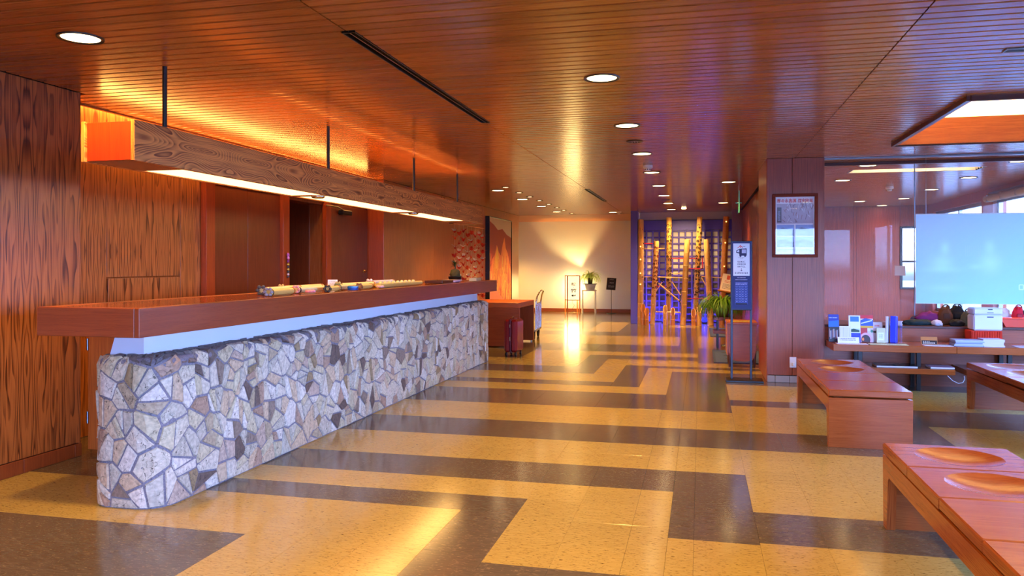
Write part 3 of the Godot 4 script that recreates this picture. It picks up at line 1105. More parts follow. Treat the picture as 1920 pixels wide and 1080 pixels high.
	b.span(Vector3(0.9, 0, -18.2), Vector3(1.25, 2.62, -10.25))
	struct("core", b, M.gap, w)
	z = -10.25
	for l in [0.7, 1.1, 1.1, 1.1, 1.1, 1.1, 1.35]:
		panel_x(w, "panel", 0.88, z, z - l, 0, CH, M.column, -0.02, 0.006)
		z -= l
	panel_z(w, "end_panel", -17.5, 0.66, 0.88, 0, CH, M.column, 0.03)
	for s in [[-10.25, -13.0], [-13.0, -17.1]]:
		panel_x(w, "lounge_panel", 1.27, s[0], s[1], 0, CH, M.lounge)
	# the column
	var c := place("column")
	b = mb()
	b.span(Vector3(0.73, 0, -10.23), Vector3(1.29, 2.62, -9.07))
	struct("core", b, M.gap, c)
	panel_z(c, "panel", -9.05, 0.715, 0.98, 0.08, CH, M.column)
	panel_z(c, "panel", -9.05, 0.98, 1.3, 0.08, CH, M.column)
	panel_x(c, "side_panel", 0.71, -9.055, -10.25, 0.0, CH, M.jamb, -0.02)
	panel_x(c, "side_panel", 1.31, -9.055, -10.25, 0.0, CH, M.column)
	for s in [[0.715, 0.80], [0.80, 0.95], [0.95, 1.09], [1.09, 1.3]]:
		panel_z(c, "base_tile", -9.045, s[0], s[1], 0.0, 0.075, mat(Color(0.62, 0.58, 0.54), 0.5), 0.02, 0.002)
	# outer walls, out of the frame, with window openings
	w = place("wall_right")
	b = mb()
	for s in [[4.2, 3.4, 0.0, 2.62], [-0.6, -1.0, 0.0, 2.62], [-4.4, -4.8, 0.0, 2.62], [-8.4, -10.2, 0.0, 2.62], [-13.4, -13.9, 0.0, 2.62], [-16.6, -17.3, 0.0, 2.62]]:
		b.span(Vector3(4.36, s[2], s[1]), Vector3(4.55, s[3], s[0]))
	for s in [[3.4, -0.6], [-1.0, -4.4], [-4.8, -8.4], [-10.2, -13.4], [-13.9, -16.6]]:
		b.span(Vector3(4.36, 0, s[1]), Vector3(4.55, 0.4, s[0]))
		b.span(Vector3(4.36, 2.3, s[1]), Vector3(4.55, 2.62, s[0]))
	struct("core", b, M.lounge, w)
	w = place("wall_back")
	b = mb()
	b.span(Vector3(-4.5, 0, 4.0), Vector3(-2.6, 2.62, 4.2))
	b.span(Vector3(-2.6, 2.3, 4.0), Vector3(4.5, 2.62, 4.2))
	b.span(Vector3(4.1, 0, 4.0), Vector3(4.5, 2.3, 4.2))
	b.span(Vector3(-2.6, 0, 4.0), Vector3(4.1, 0.1, 4.2))
	struct("core", b, M.lounge, w)
	w = place("wall_lounge")
	b = mb()
	b.span(Vector3(1.2, 0, -17.3), Vector3(3.93, 2.62, -17.13))
	b.span(Vector3(3.93, 2.05, -17.3), Vector3(4.5, 2.62, -17.13))
	b.span(Vector3(3.93, 0, -17.3), Vector3(4.5, 0.8, -17.13))
	b.span(Vector3(4.24, 0.8, -17.3), Vector3(4.5, 2.05, -17.13))
	struct("core", b, M.lounge, w)
	panel_z(w, "panel", -17.1, 3.9, 4.32, 2.06, CH, M.lounge)
	panel_z(w, "panel", -17.1, 3.9, 4.32, 0.0, 0.79, M.lounge)
	var x := 1.27
	for l in [0.9, 0.86, 0.05, 0.82]:
		panel_z(w, "panel", -17.1, x, x + l, 0.0, CH, M.lounge, 0.02 if l > 0.1 else 0.04)
		x += l


func windows() -> void:
	var n := 0
	var list := [[3.4, -0.6], [-1.0, -4.4], [-4.8, -8.4], [-10.2, -13.4], [-13.9, -16.6]]
	for s in list:
		n += 1
		var w := place("window_%d" % n)
		var zm: float = (s[0] + s[1]) / 2.0
		var f := mb()
		for z in [s[0] - 0.03, zm, s[1] + 0.03]:
			f.span(Vector3(4.42, 0.4, z - 0.03), Vector3(4.48, 2.3, z + 0.03), 0.004)
		for y in [0.43, 2.27]:
			f.span(Vector3(4.42, y - 0.03, s[1]), Vector3(4.48, y + 0.03, s[0]), 0.004)
		obj("frame", f, M.steel, w)
		for h in [[s[0], zm], [zm, s[1]]]:
			var p := mb()
			p.span(Vector3(4.447, 0.45, h[1] + 0.03), Vector3(4.453, 2.25, h[0] - 0.03))
			obj("pane", p, M.glass, w)
	n += 1
	var w := place("window_%d" % n)
	var f := mb()
	for x in [-2.57, -0.9, 0.77, 2.44, 4.07]:
		f.span(Vector3(x - 0.03, 0.1, 4.07), Vector3(x + 0.03, 2.3, 4.13), 0.004)
	for y in [0.13, 2.27]:
		f.span(Vector3(-2.6, y - 0.03, 4.07), Vector3(4.1, y + 0.03, 4.13), 0.004)
	obj("frame", f, M.steel, w)
	for h in [[-2.54, -0.93], [-0.87, 0.74], [0.8, 2.41], [2.47, 4.04]]:
		var p := mb()
		p.span(Vector3(h[0], 0.16, 4.097), Vector3(h[1], 2.24, 4.103))
		obj("pane", p, M.glass, w)
	n += 1
	w = place("window_%d" % n)
	f = mb()
	for x in [3.915, 4.235]:
		f.span(Vector3(x - 0.025, 0.8, -17.2), Vector3(x + 0.025, 2.05, -17.08), 0.004)
	for y in [0.815, 1.35, 2.035]:
		f.span(Vector3(3.94, y - 0.02, -17.2), Vector3(4.21, y + 0.02, -17.08), 0.004)
	obj("frame", f, M.black, w)
	for h in [[0.835, 1.33], [1.37, 2.015]]:
		var p := mb()
		p.span(Vector3(3.94, h[0], -17.153), Vector3(4.21, h[1], -17.147))
		obj("pane", p, M.glass, w)
	# the ground outside, so that low light comes from somewhere real
	var g := mb()
	g.span(Vector3(-60, -0.4, -80), Vector3(80, -0.25, 60))
	struct("ground_outside", g, mat(Color(0.42, 0.42, 0.40), 0.9))


# ---------------------------------------------------------------- reception counter
const CX0 := -3.22
const CX1 := -2.77
const CZ0 := -10.25
const CZ1 := -3.57
const CR := 0.15


# the plan of the stone body: [point, outward normal] at length s from the back left
func plan(s: float) -> Array:
	var l1 := 1.0 - CR
	var arc := PI / 2 * CR
	var l2 := CX1 - CX0 - 2 * CR
	var l3 := CZ1 - CZ0 - 2 * CR
	if s < l1:
		return [Vector2(CX0, CZ1 - 1.0 + s), Vector2(-1, 0)]
	s -= l1
	if s < arc:
		var a := PI + s / CR
		var d := Vector2(cos(a), -sin(a))
		return [Vector2(CX0 + CR, CZ1 - CR) + d * CR, d]
	s -= arc
	if s < l2:
		return [Vector2(CX0 + CR + s, CZ1), Vector2(0, 1)]
	s -= l2
	if s < arc:
		var a := PI / 2 - s / CR
		var d := Vector2(cos(a), sin(a))
		return [Vector2(CX1 - CR, CZ1 - CR) + d * CR, d]
	s -= arc
	if s < l3:
		return [Vector2(CX1, CZ1 - CR - s), Vector2(1, 0)]
	s -= l3
	var a := minf(s / CR, PI / 2)
	var d := Vector2(cos(a), -sin(a))
	return [Vector2(CX1 - CR, CZ0 + CR) + d * CR, d]


# the face and the rounded top edge: [point, normal] at (s along the plan, t up the face and over the top)
func face(s: float, t: float, proud: float) -> Array:
	var pl := plan(s)
	var rt := 0.035
	var yt := 0.80
	var inw := 0.0
	var y := t
	var nh := 1.0
	var nv := 0.0
	var t1 := yt - rt
	if t > t1:
		var a := minf((t - t1) / rt, PI / 2)
		inw = rt * (1.0 - cos(a))
		y = t1 + rt * sin(a)
		nh = cos(a)
		nv = sin(a)
		if t > t1 + rt * PI / 2:
			inw += t - t1 - rt * PI / 2
	var p: Vector2 = pl[0]
	var d: Vector2 = pl[1]
	var k := Vector3(d.x * nh, nv, d.y * nh)
	return [Vector3(p.x - d.x * inw, y, p.y - d.y * inw) + k * proud, k]


func counter() -> void:
	var root := thing("reception_counter", "long reception counter with red-brown wooden top and crazy-paved stone front", "counter")
	var smax := 1.0 - CR + PI * CR + (CX1 - CX0 - 2 * CR) + (CZ1 - CZ0 - 2 * CR) + PI / 2 * CR
	var tmax := 0.765 + 0.035 * PI / 2 + 0.13
	# mortar body
	var b := mb(1)
	var ss: Array[float] = []
	var s := 0.0
	while s < smax:
		ss.append(s)
		s += 0.25 if s > 1.65 and s < smax - 0.5 else 0.04
	ss.append(smax)
	var ts: Array[float] = [0.0, 0.4, 0.765, 0.775, 0.785, 0.795, 0.805, 0.82, 0.88, tmax]
	for i in ss.size() - 1:
		for j in ts.size() - 1:
			var q := [face(ss[i], ts[j], 0), face(ss[i + 1], ts[j], 0), face(ss[i + 1], ts[j + 1], 0), face(ss[i], ts[j + 1], 0)]
			b.squad(q[0][0], q[1][0], q[2][0], q[3][0], q[0][1], q[1][1], q[2][1], q[3][1])
	b.span(Vector3(CX0 + 0.13, 0, CZ0 + 0.1), Vector3(CX1 - 0.1, 0.79, CZ1 - 0.12))
	obj("mortar", b, M.mortar, root)
	# irregular stones: cells round scattered seeds
	var r := RandomNumberGenerator.new()
	r.seed = 5
	var seeds: Array[Vector2] = []
	var cw := 0.112
	var ch := 0.15
	var nj := int(ceil(tmax / ch))
	var ni := int((smax - 0.3) / cw)
	for i in ni:
		for j in nj:
			if r.randf() < 0.1:
				continue
			seeds.append(Vector2(0.3 + (i + 0.5 + r.randf_range(-0.5, 0.5)) * cw, (j + 0.5 * (i % 2) + r.randf_range(-0.45, 0.45) + 0.25) * ch))
	var cells: Array = []
	for i in seeds.size():
		var p := seeds[i]
		var poly := PackedVector2Array([Vector2(p.x - 0.2, 0.004), Vector2(p.x + 0.2, 0.004), Vector2(p.x + 0.2, tmax), Vector2(p.x - 0.2, tmax)])
		for j in seeds.size():
			if j == i:
				continue
			var q := seeds[j]
			if absf(q.x - p.x) > 0.45 or absf(q.y - p.y) > 0.5:
				continue
			var m := (p + q) / 2.0
			var d := (q - p).normalized()
			# cut the cell with the half plane on this side of the middle, less half a joint
			var out := PackedVector2Array()
			var lim := m.dot(d) - 0.0042
			for k in poly.size():
				var u := poly[k]
				var w := poly[(k + 1) % poly.size()]
				var du := u.dot(d) - lim
				var dw := w.dot(d) - lim
				if du <= 0:
					out.append(u)
				if (du < 0) != (dw < 0) and absf(du - dw) > 1e-9:
					out.append(u + (w - u) * (du / (du - dw)))
			poly = out
			if poly.size() < 3:
				break
		if poly.size() >= 3:
			# many cells are broken once more, often along their length
			var bits: Array = [poly]
			for turn in 2:
				var next: Array = []
				for piece in bits:
					var pc := centre(piece)
					var size := absf(poly_area(piece))
					if size < 0.006 or r.randf() > (0.85 if turn == 0 else 0.3):
						next.append(piece)
						continue
					var a := r.randf_range(-0.6, 0.6) + (PI / 2 if r.randf() < 0.3 else 0.0)
					var d := Vector2(cos(a), sin(a))
					var lim := pc.dot(d) + r.randf_range(-0.012, 0.012)
					next.append(half_plane(piece, d, lim - 0.0042))
					next.append(half_plane(piece, -d, -lim - 0.0042))
				bits = next
			for piece in bits:
				if piece.size() >= 3:
					cells.append([centre(piece), piece])
	cells.sort_custom(func(x, y): return face(x[0].x, 0.4, 0)[0].z > face(y[0].x, 0.4, 0)[0].z)
	var rest := {}
	for i in cells.size():
		var c: Vector2 = cells[i][0]
		var pick := _stone_pick(r)
		var m: Material = M.stone[pick]
		if c.y > 0.815:
			m = M.ledge_stone
		var sb: MB
		if i < 299:
			sb = mb(1, Vector2(r.randf() * 5, r.randf() * 5))
		else:
			if not rest.has(m):
				rest[m] = mb(1)
			sb = rest[m]
			sb.off = Vector2(r.randf() * 5, r.randf() * 5)
		_stone(sb, c, cells[i][1], r)
		if i < 299:
			obj("stone", sb, m, root)
	for m in rest:
		obj("far_stones", rest[m], m, root).set_meta("kind", "stuff")
	# painted band, then the thick wooden top
	b = mb(2)
	b.prism(PackedVector2Array([Vector2(-3.15, 0.79), Vector2(-2.93, 0.79), Vector2(-2.93, 0.915), Vector2(-3.11, 0.915)]), -10.18, -3.66)
	obj("band", b, M.paint, root)
	b = mb(2)
	b.span(Vector3(-2.86, 0.915, -10.85), Vector3(-2.83, 1.07, -3.5), 0.003)
	obj("front_board", b, M.top, root)
	b = mb(0)
	b.span(Vector3(-3.47, 0.915, -3.53), Vector3(-2.862, 1.07, -3.5), 0.003)
	obj("end_board", b, M.top, root)
	b = mb(0)
	b.span(Vector3(-3.47, 0.915, -10.85), Vector3(-2.862, 1.07, -10.82), 0.003)
	obj("end_board", b, M.top, root)
	b = mb(2)
	b.span(Vector3(-3.47, 0.915, -10.82), Vector3(-3.44, 1.07, -3.532), 0.003)
	obj("back_board", b, M.top, root)
	b = mb(2)
	b.span(Vector3(-3.44, 0.92, -10.82), Vector3(-2.862, 1.067, -3.532))
	obj("surface", b, M.top_gloss, root)
	# the staff side stands on plain panels
	b = mb(1)
	b.span(Vector3(-3.4, 0.0, -10.1), Vector3(-3.38, 0.915, -4.6), 0.002)
	obj("staff_panel", b, M.gate, root)
	# gate between wall and counter
	var g := thing("counter_gate", "light brown wooden gate panel between the left wall and the stone counter end", "gate", Vector3(-3.79, 0, -4.56))
	b = rmb(1)
	b.span(Vector3(-0.29, 0.03, -0.02), Vector3(0.29, 0.91, 0.02), 0.003)
	obj("leaf", b, M.gate, g)
	b = mb()
	for y in [0.25, 0.75]:
		b = mb()
		b.tube([Vector3(-0.29, y - 0.04, 0.022), Vector3(-0.29, y + 0.04, 0.022)], 0.008)
		obj("hinge", b, M.steel, g)


func centre(p: PackedVector2Array) -> Vector2:
	var c := Vector2.ZERO
	for k in p:
		c += k
	return c / p.size()


func poly_area(p: PackedVector2Array) -> float:
	var a := 0.0
	for k in p.size():
		a += p[k].cross(p[(k + 1) % p.size()])
	return a / 2.0


func half_plane(p: PackedVector2Array, d: Vector2, lim: float) -> PackedVector2Array:
	var out := PackedVector2Array()
	for k in p.size():
		var u := p[k]
		var w := p[(k + 1) % p.size()]
		var du := u.dot(d) - lim
		var dw := w.dot(d) - lim
		if du <= 0:
			out.append(u)
		if (du < 0) != (dw < 0) and absf(du - dw) > 1e-9:
			out.append(u + (w - u) * (du / (du - dw)))
	return out


func _stone_pick(r: RandomNumberGenerator) -> int:
	var k := r.randf()
	if k < 0.72:
		return [0, 1, 2, 3, 11, 4][r.randi() % 6]
	return [5, 6, 7, 8, 9, 10][r.randi() % 6]


func _stone(b: MB, c: Vector2, poly: PackedVector2Array, r: RandomNumberGenerator) -> void:
	var h := r.randf_range(0.006, 0.013)
	var tilt := Vector2(r.randf_range(-0.06, 0.06), r.randf_range(-0.06, 0.06))
	var lo: Array[Vector3] = []
	var hi: Array[Vector3] = []
	var m := poly.size()
	# break the long straight sides a little
	var pts := PackedVector2Array()
	for i in m:
		var u := poly[i]
		var w := poly[(i + 1) % m]
		pts.append(u.lerp(c, r.randf_range(-0.03, 0.05)))
		if u.distance_to(w) > 0.045:
			pts.append(u.lerp(w, r.randf_range(0.35, 0.65)).lerp(c, r.randf_range(-0.03, 0.05)))
	m = pts.size()
	for i in m:
		lo.append(face(pts[i].x, pts[i].y, -0.004)[0])
		var q := pts[i].lerp(c, 0.1)
		hi.append(face(q.x, q.y, h + (q - c).dot(tilt))[0])
	var k: Vector3 = face(c.x, c.y, 0)[1]
	var top: Vector3 = face(c.x, c.y, h + 0.002)[0]
	for i in m:
		var j := (i + 1) % m
		var e := (hi[j] - hi[i]).cross(k)
		if e.dot(hi[i] - top) < 0:
			e = -e
		var sn := (e.normalized() + k * 0.6).normalized()
		b.quad(lo[i], lo[j], hi[j], hi[i], sn)
		var fn := (hi[j] - hi[i]).cross(top - hi[i]).normalized()
		if fn.dot(k) < 0:
			fn = -fn
		b.flat(hi[i], hi[j], top, fn)


# ---------------------------------------------------------------- hanging light box
func light_box() -> void:
	var root := thing("hanging_light_box", "long wooden light box with bold swirling grain hung over the counter", "light fixture")
	var xf := -2.94
	var xb := -3.28
	var y0 := 1.855
	var y1 := 2.075
	var z1 := -3.6
	var z0 := -10.5
	for x in [xf - 0.025, xb]:
		for seg in [[z1, -7.0], [-7.0, z0]]:
			var b := mb(2, Vector2(rng.randf(), rng.randf()))
			b.span(Vector3(x, y0, seg[1] + 0.0005), Vector3(x + 0.025, y1, seg[0] - 0.0005), 0.002)
			obj("side_board", b, M.sawn, root)
	for z in [z1 - 0.035, z0 + 0.01]:
		var b := mb(1)
		b.span(Vector3(xb + 0.026, y0 + 0.006, z), Vector3(xf - 0.026, y1 - 0.006, z + 0.02), 0.001)
		obj("end_board", b, M.end_cap, root)
	var cuts := [[z1 - 0.02, -4.05], [-5.82, -5.9], [-7.97, -8.12], [-9.75, z0 + 0.03]]
	for c in cuts:
		var b := mb(2)
		b.span(Vector3(xb + 0.026, y0 + 0.002, c[1]), Vector3(xf - 0.026, y0 + 0.02, c[0]), 0.001)
		obj("bottom_board", b, M.bench, root)
	for c in [[-4.05, -5.82], [-5.9, -7.97], [-8.12, -9.75]]:
		var b := mb()
		b.span(Vector3(xb + 0.03, y0 + 0.006, c[1] + 0.004), Vector3(xf - 0.03, y0 + 0.014, c[0] - 0.004), 0.002)
		obj("diffuser", b, M.diffuser, root)
		area_light(root, Vector3((xf + xb) / 2.0, y0 - 0.004, (c[0] + c[1]) / 2.0), Vector2(0.26, c[0] - c[1]), Vector3.DOWN, WARM, 1.15)
	for z in [-5.86, -8.05]:
		var b := mb()
		b.lathe([Vector2(0.0, -0.012), Vector2(0.045, -0.012), Vector2(0.055, -0.004), Vector2(0.055, 0.004), Vector2(0, 0.004)], 20, Vector3(xf - 0.1, y0 - 0.005, z))
		obj("clip", b, M.chrome, root)
	# inner shelf and tubes that wash the ceiling
	var sh := mb(2)
	sh.span(Vector3(xb + 0.026, y0 + 0.021, z0 + 0.05), Vector3(xf - 0.026, y0 + 0.028, z1 - 0.06))
	obj("inner_shelf", sh, M.white, root)
	for c in [[-4.6, -5.75], [-5.85, -7.0], [-7.1, -8.25], [-8.35, -9.5]]:
		var b := mb()
		b.tube([Vector3(-3.11, y0 + 0.046, c[0]), Vector3(-3.11, y0 + 0.046, c[1])], 0.016)
		obj("lamp_tube", b, M.tube, root)
		area_light(root, Vector3(-3.11, y0 + 0.064, (c[0] + c[1]) / 2.0), Vector2(0.04, c[0] - c[1]), Vector3.UP, AMBER, E_TROUGH)
	for z in [-4.0, -6.08, -8.12, -9.7]:
		var b := mb()
		b.tube([Vector3(-3.06, y0 + 0.05, z), Vector3(-3.06, CH + 0.03, z)], 0.0135, -1.0, 14)
		obj("rod", b, M.black, root)


# ---------------------------------------------------------------- recessed lamps
func downlight(label: String, at: Vector3, e: float, group: String, r := 0.092, called := "downlight", ang := 58.0) -> void:
	var t := thing(called, label, "ceiling light", at, 0.0, group)
	var b := mb()
	b.lathe([Vector2(r, 0.002), Vector2(r + 0.004, -0.006), Vector2(r + 0.018, -0.007), Vector2(r + 0.021, 0.002)], 28)
	obj("trim_ring", b, M.dark, t)
	b = mb()
	b.lathe([Vector2(0.0, -0.004), Vector2(r * 0.6, -0.0035), Vector2(r, -0.001)], 28)
	obj("diffuser", b, M.lamp, t)
	if e > 0:
		spot(t, Vector3(0, -0.012, 0), r * 0.7, ang, WARM, e)


const ORD := ["first", "second", "third", "fourth", "fifth", "sixth", "seventh", "eighth", "ninth"]


func downlights() -> void:
	var g := "round downlights along the middle of the hall ceiling"
	for k in 8:
		downlight("round ceiling downlight, %s of the middle hall row from the front" % ORD[k], Vector3(-0.597, CH, -4.88 - 1.727 * k), E_DOWN, g)
	g = "round downlights behind the camera"
	for k in 4:
		downlight("round ceiling downlight in the middle row, %s behind the camera" % ORD[k], Vector3(-0.597, CH, -3.153 + 1.727 * k), E_DOWN, g)
	downlight("round ceiling downlight by the near left wooden wall, above the counter end", Vector3(-3.09, CH, -3.39), E_DOWN * 0.8, "")
	downlight("round ceiling downlight in front of the left wall", Vector3(-3.09, CH, -1.66), E_DOWN * 0.8, "")
	downlight("round ceiling downlight in front of the left wall, far back", Vector3(-3.09, CH, 0.6), E_DOWN * 0.8, "")
	g = "round downlights along the far left of the hall ceiling"
	for k in 4:
		downlight("round downlight, %s of the far left row past the light box" % ORD[k], Vector3(-3.1, CH, -11.96 - 1.735 * k), E_DOWN, g)
	downlight("round downlight over the far white wall end of the hall, beside the post", Vector3(-1.31, CH, -18.1), E_DOWN, "")
	downlight("round downlight nearest the black sign at the far white wall", Vector3(-1.9, CH, -17.6), E_DOWN * 1.3, "")
	downlight("added unseen downlight in the side corridor behind the far left wall end", Vector3(-5.0, CH, -19.7), E_DOWN * 3.5, "")  # added out of view to brighten the far white wall
	g = "small adjustable spotlights beside the far left downlights"
	var zs := [-11.49, -12.4, -13.22, -14.05, -14.96, -15.85, -16.68, -17.76]
	for k in zs.size():
		downlight("small spotlight, %s of eight by the far left downlight row" % ORD[k], Vector3(-2.86, CH, zs[k]), 0.9, g, 0.045, "spotlight", 40.0)
	downlight("round downlight in the ceiling over the menu table, beside the hanging cross-shaped sign", Vector3(0.39, CH, -11.48), E_DOWN * 0.5, "")
	downlight("round downlight in the ceiling right of the bamboo poles", Vector3(0.42, CH, -15.35), E_DOWN * 0.7, "")
	g = "round downlights in the lounge behind the glass"
	downlight("round lounge downlight above the end of the bright slot", Vector3(1.92, CH, -9.94), E_DOWN * 0.6, g)
	downlight("round lounge downlight close behind the column", Vector3(1.92, CH, -11.63), E_DOWN * 0.6, g)
	downlight("round lounge downlight at the far end, over the back wall", Vector3(2.87, CH, -15.6), E_DOWN * 0.15, g)
	for k in 5:
		downlight("round lounge downlight, %s of the right-hand row from the front" % ORD[k], Vector3(3.5, CH, -9.93 - 1.72 * k + 0.0), E_DOWN * (0.5 if k < 4 else 0.06), g)
	# over the benches, out of the frame
	for k in 3:
		downlight("round ceiling downlight over the benches, %s from the camera" % ORD[k], Vector3(1.92, CH, -0.8 - 1.75 * k), E_DOWN * 0.6, "round downlights over the benches")
	# detectors and a dark speaker
	for s in [["white smoke detector on the hall ceiling between third and fourth downlight", Vector3(-0.6, CH, -9.33)], ["white smoke detector on the ceiling near the far white wall", Vector3(-1.74, CH, -17.3)], ["white smoke detector on the lounge ceiling behind the glass", Vector3(2.76, CH, -12.75)]]:
		var t := thing("smoke_detector", s[0], "smoke detector", s[1])
		var b := mb()
		b.lathe([Vector2(0.055, 0.0), Vector2(0.057, -0.03), Vector2(0.045, -0.038), Vector2(0.0, -0.038)], 24)
		obj("base", b, M.white, t)
		b = mb()
		b.lathe([Vector2(0.036, -0.038), Vector2(0.034, -0.062), Vector2(0.02, -0.068), Vector2(0.0, -0.068)], 20)
		obj("head", b, M.white, t)
		b = mb()
		for k in 8:
			var a := TAU * k / 8
			b.x = Transform3D(Basis(Vector3.UP, a), Vector3.ZERO)
			b.box(Vector3(0.0355, -0.05, 0), Vector3(0.004, 0.012, 0.012))
		obj("vent", b, M.dark, t)
	for s in [["dark round ceiling speaker between first two far downlights of the middle row", Vector3(-0.604, CH, -7.47)], ["dark round ceiling speaker by the fifth downlight of the middle row", Vector3(-0.604, CH, -14.4)]]:
		var t := thing("ceiling_speaker", s[0], "speaker", s[1])
		var b := mb()
		b.lathe([Vector2(0.075, 0.002), Vector2(0.078, -0.006), Vector2(0.066, -0.008), Vector2(0.06, -0.004), Vector2(0, -0.003)], 24)
		obj("ring", b, M.dark, t)
		b = mb()
		for k in 3:
			b.box(Vector3(-0.025 + 0.025 * k, -0.007, 0), Vector3(0.006, 0.005, 0.08), 0.001)
		obj("grille", b, M.steel, t)


# ---------------------------------------------------------------- benches
func seat_panel(w: float, l: float, h: float, dished: bool) -> MB:
	var b := rmb(0)
	var hw := w / 2
	var hl := l / 2
	var c := 0.006
	if not dished:
		b.box(Vector3(0, h / 2, 0), Vector3(w, h, l), c)
		return b
	# sides and underside
	b.quad(Vector3(-hw, 0, -hl), Vector3(hw, 0, -hl), Vector3(hw, 0, hl), Vector3(-hw, 0, hl), Vector3.DOWN)
	for s in [-1.0, 1.0]:
		b.quad(Vector3(s * hw, 0, -hl), Vector3(s * hw, 0, hl), Vector3(s * hw, h - c, hl), Vector3(s * hw, h - c, -hl), Vector3(s, 0, 0))
		b.quad(Vector3(-hw, 0, s * hl), Vector3(hw, 0, s * hl), Vector3(hw, h - c, s * hl), Vector3(-hw, h - c, s * hl), Vector3(0, 0, s))
		b.quad(Vector3(s * hw, h - c, -hl), Vector3(s * hw, h - c, hl), Vector3(s * (hw - c), h, hl - c), Vector3(s * (hw - c), h, -hl + c), Vector3(s, 1, 0).normalized())
		b.quad(Vector3(-hw, h - c, s * hl), Vector3(hw, h - c, s * hl), Vector3(hw - c, h, s * (hl - c)), Vector3(-hw + c, h, s * (hl - c)), Vector3(0, 1, s).normalized())
	var r := 0.185
	var dep := 0.033
	var R := (r * r + dep * dep) / (2 * dep)
	var seg := 64
	var corners := [atan2(hl, hw), PI - atan2(hl, hw), PI + atan2(hl, hw), TAU - atan2(hl, hw)]
	var angs: Array[float] = []
	for k in seg:
		angs.append(TAU * k / seg)
	for k in corners:
		angs.append(k)
	angs.sort()
	for i in angs.size():
		var a0 := angs[i]
		var a1 := angs[(i + 1) % angs.size()]
		var d0 := Vector3(cos(a0), 0, sin(a0))
		var d1 := Vector3(cos(a1), 0, sin(a1))
		var up := Vector3(0, h, 0)
		var e0 := d0 * minf((hw - c) / maxf(1e-6, absf(d0.x)), (hl - c) / maxf(1e-6, absf(d0.z)))
		var e1 := d1 * minf((hw - c) / maxf(1e-6, absf(d1.x)), (hl - c) / maxf(1e-6, absf(d1.z)))
		b.quad(d0 * r + up, e0 + up, e1 + up, d1 * r + up, Vector3.UP)
		for k in 8:
			var r0 := r * k / 8.0
			var r1 := r * (k + 1) / 8.0
			var y0 := h - dep + R - sqrt(R * R - r0 * r0)
			var y1 := h - dep + R - sqrt(R * R - r1 * r1)
			var n := func(d: Vector3, q: float) -> Vector3: return (Vector3.UP * sqrt(R * R - q * q) - d * q).normalized()
			b.squad(d0 * r0 + Vector3.UP * y0, d1 * r0 + Vector3.UP * y0, d1 * r1 + Vector3.UP * y1, d0 * r1 + Vector3.UP * y1, n.call(d0, r0), n.call(d1, r0), n.call(d1, r1), n.call(d0, r1))
	return b


func make_bench(label: String, at: Vector3) -> Node3D:
	var t := thing("bench", label, "bench", at, 0.0, "low wooden benches in the lounge")
	var w := 0.55
	var L := 1.88
	var hl := L / 2
	var sw := (L - 3 * 0.007) / 4
	for k in 4:
		var o := obj("seat_panel", seat_panel(w, sw, 0.048, k < 2), M.bench, t)
		o.position = Vector3(0, 0.362, -hl + sw / 2 + k * (sw + 0.007))
		if k < 2:
			o.set_meta("label", "seat panel with a shallow round dish")
	# side frames: a beam on two tapering legs, cut with a round inner corner
	for s in [-1.0, 1.0]:
		var p := PackedVector2Array([Vector2(-hl + 0.012, 0), Vector2(-hl + 0.075, 0)])
		for k in 7:
			var a := PI - PI / 2 * k / 6.0
			p.append(Vector2(-hl + 0.112 + 0.03 + cos(a) * 0.03 - 0.008, 0.235 + sin(a) * 0.03))
		for k in 7:
			var a := PI / 2 - PI / 2 * k / 6.0
			p.append(Vector2(hl - 0.112 - 0.03 + cos(a) * 0.03 + 0.008, 0.235 + sin(a) * 0.03))
		p.append_array([Vector2(hl - 0.075, 0), Vector2(hl - 0.012, 0), Vector2(hl, 0.353), Vector2(-hl, 0.353)])
		var b := rmb(2)
		b.x = Transform3D(Basis(Vector3(0, 0, 1), Vector3(0, 1, 0), Vector3(-1, 0, 0)), Vector3(s * (w / 2 - 0.001), 0, 0))
		if s > 0:
			b.prism(p, 0.0, 0.04)
		else:
			b.prism(p, -0.04, 0.0)
		obj("side_frame", b, M.bench, t)
	for s in [-1.0, 1.0]:
		var b := rmb(0)
		b.x = Transform3D(Basis(Vector3(1, 0, 0), Vector3(0, 1, s * 0.034), Vector3(0, 0, 1)), Vector3(0, 0, s * (hl - 0.034)))
		b.box(Vector3(0, 0.1765, 0.0), Vector3(w - 0.084, 0.353, 0.045))
		b.box(Vector3(0, 0.1765, s * 0.0245), Vector3(w - 0.001, 0.353, 0.003), 0.001)
		obj("leg_panel", b, M.bench, t)
	var b := rmb(0)
	b.span(Vector3(-w / 2 + 0.041, 0.27, -hl + 0.06), Vector3(w / 2 - 0.041, 0.353, hl - 0.06))
	obj("under_board", b, M.bench, t)
	for s in [-1.0, 1.0]:
		b = mb(2)
		b.span(Vector3(s * 0.2 - 0.02, 0.353, -hl + 0.05), Vector3(s * 0.2 + 0.02, 0.362, hl - 0.05))
		obj("packer", b, M.bench, t)
	return t


func benches() -> void:
	make_bench("low wooden bench in the middle, standing end-on before the brochure shelf", Vector3(1.16, 0, -6.87))
	make_bench("nearest low wooden bench, two round dishes in its seat, cut by the frame corner", Vector3(1.16, 0, -3.29))
	make_bench("low wooden bench at the right edge under the projection screen", Vector3(2.62, 0, -6.92))


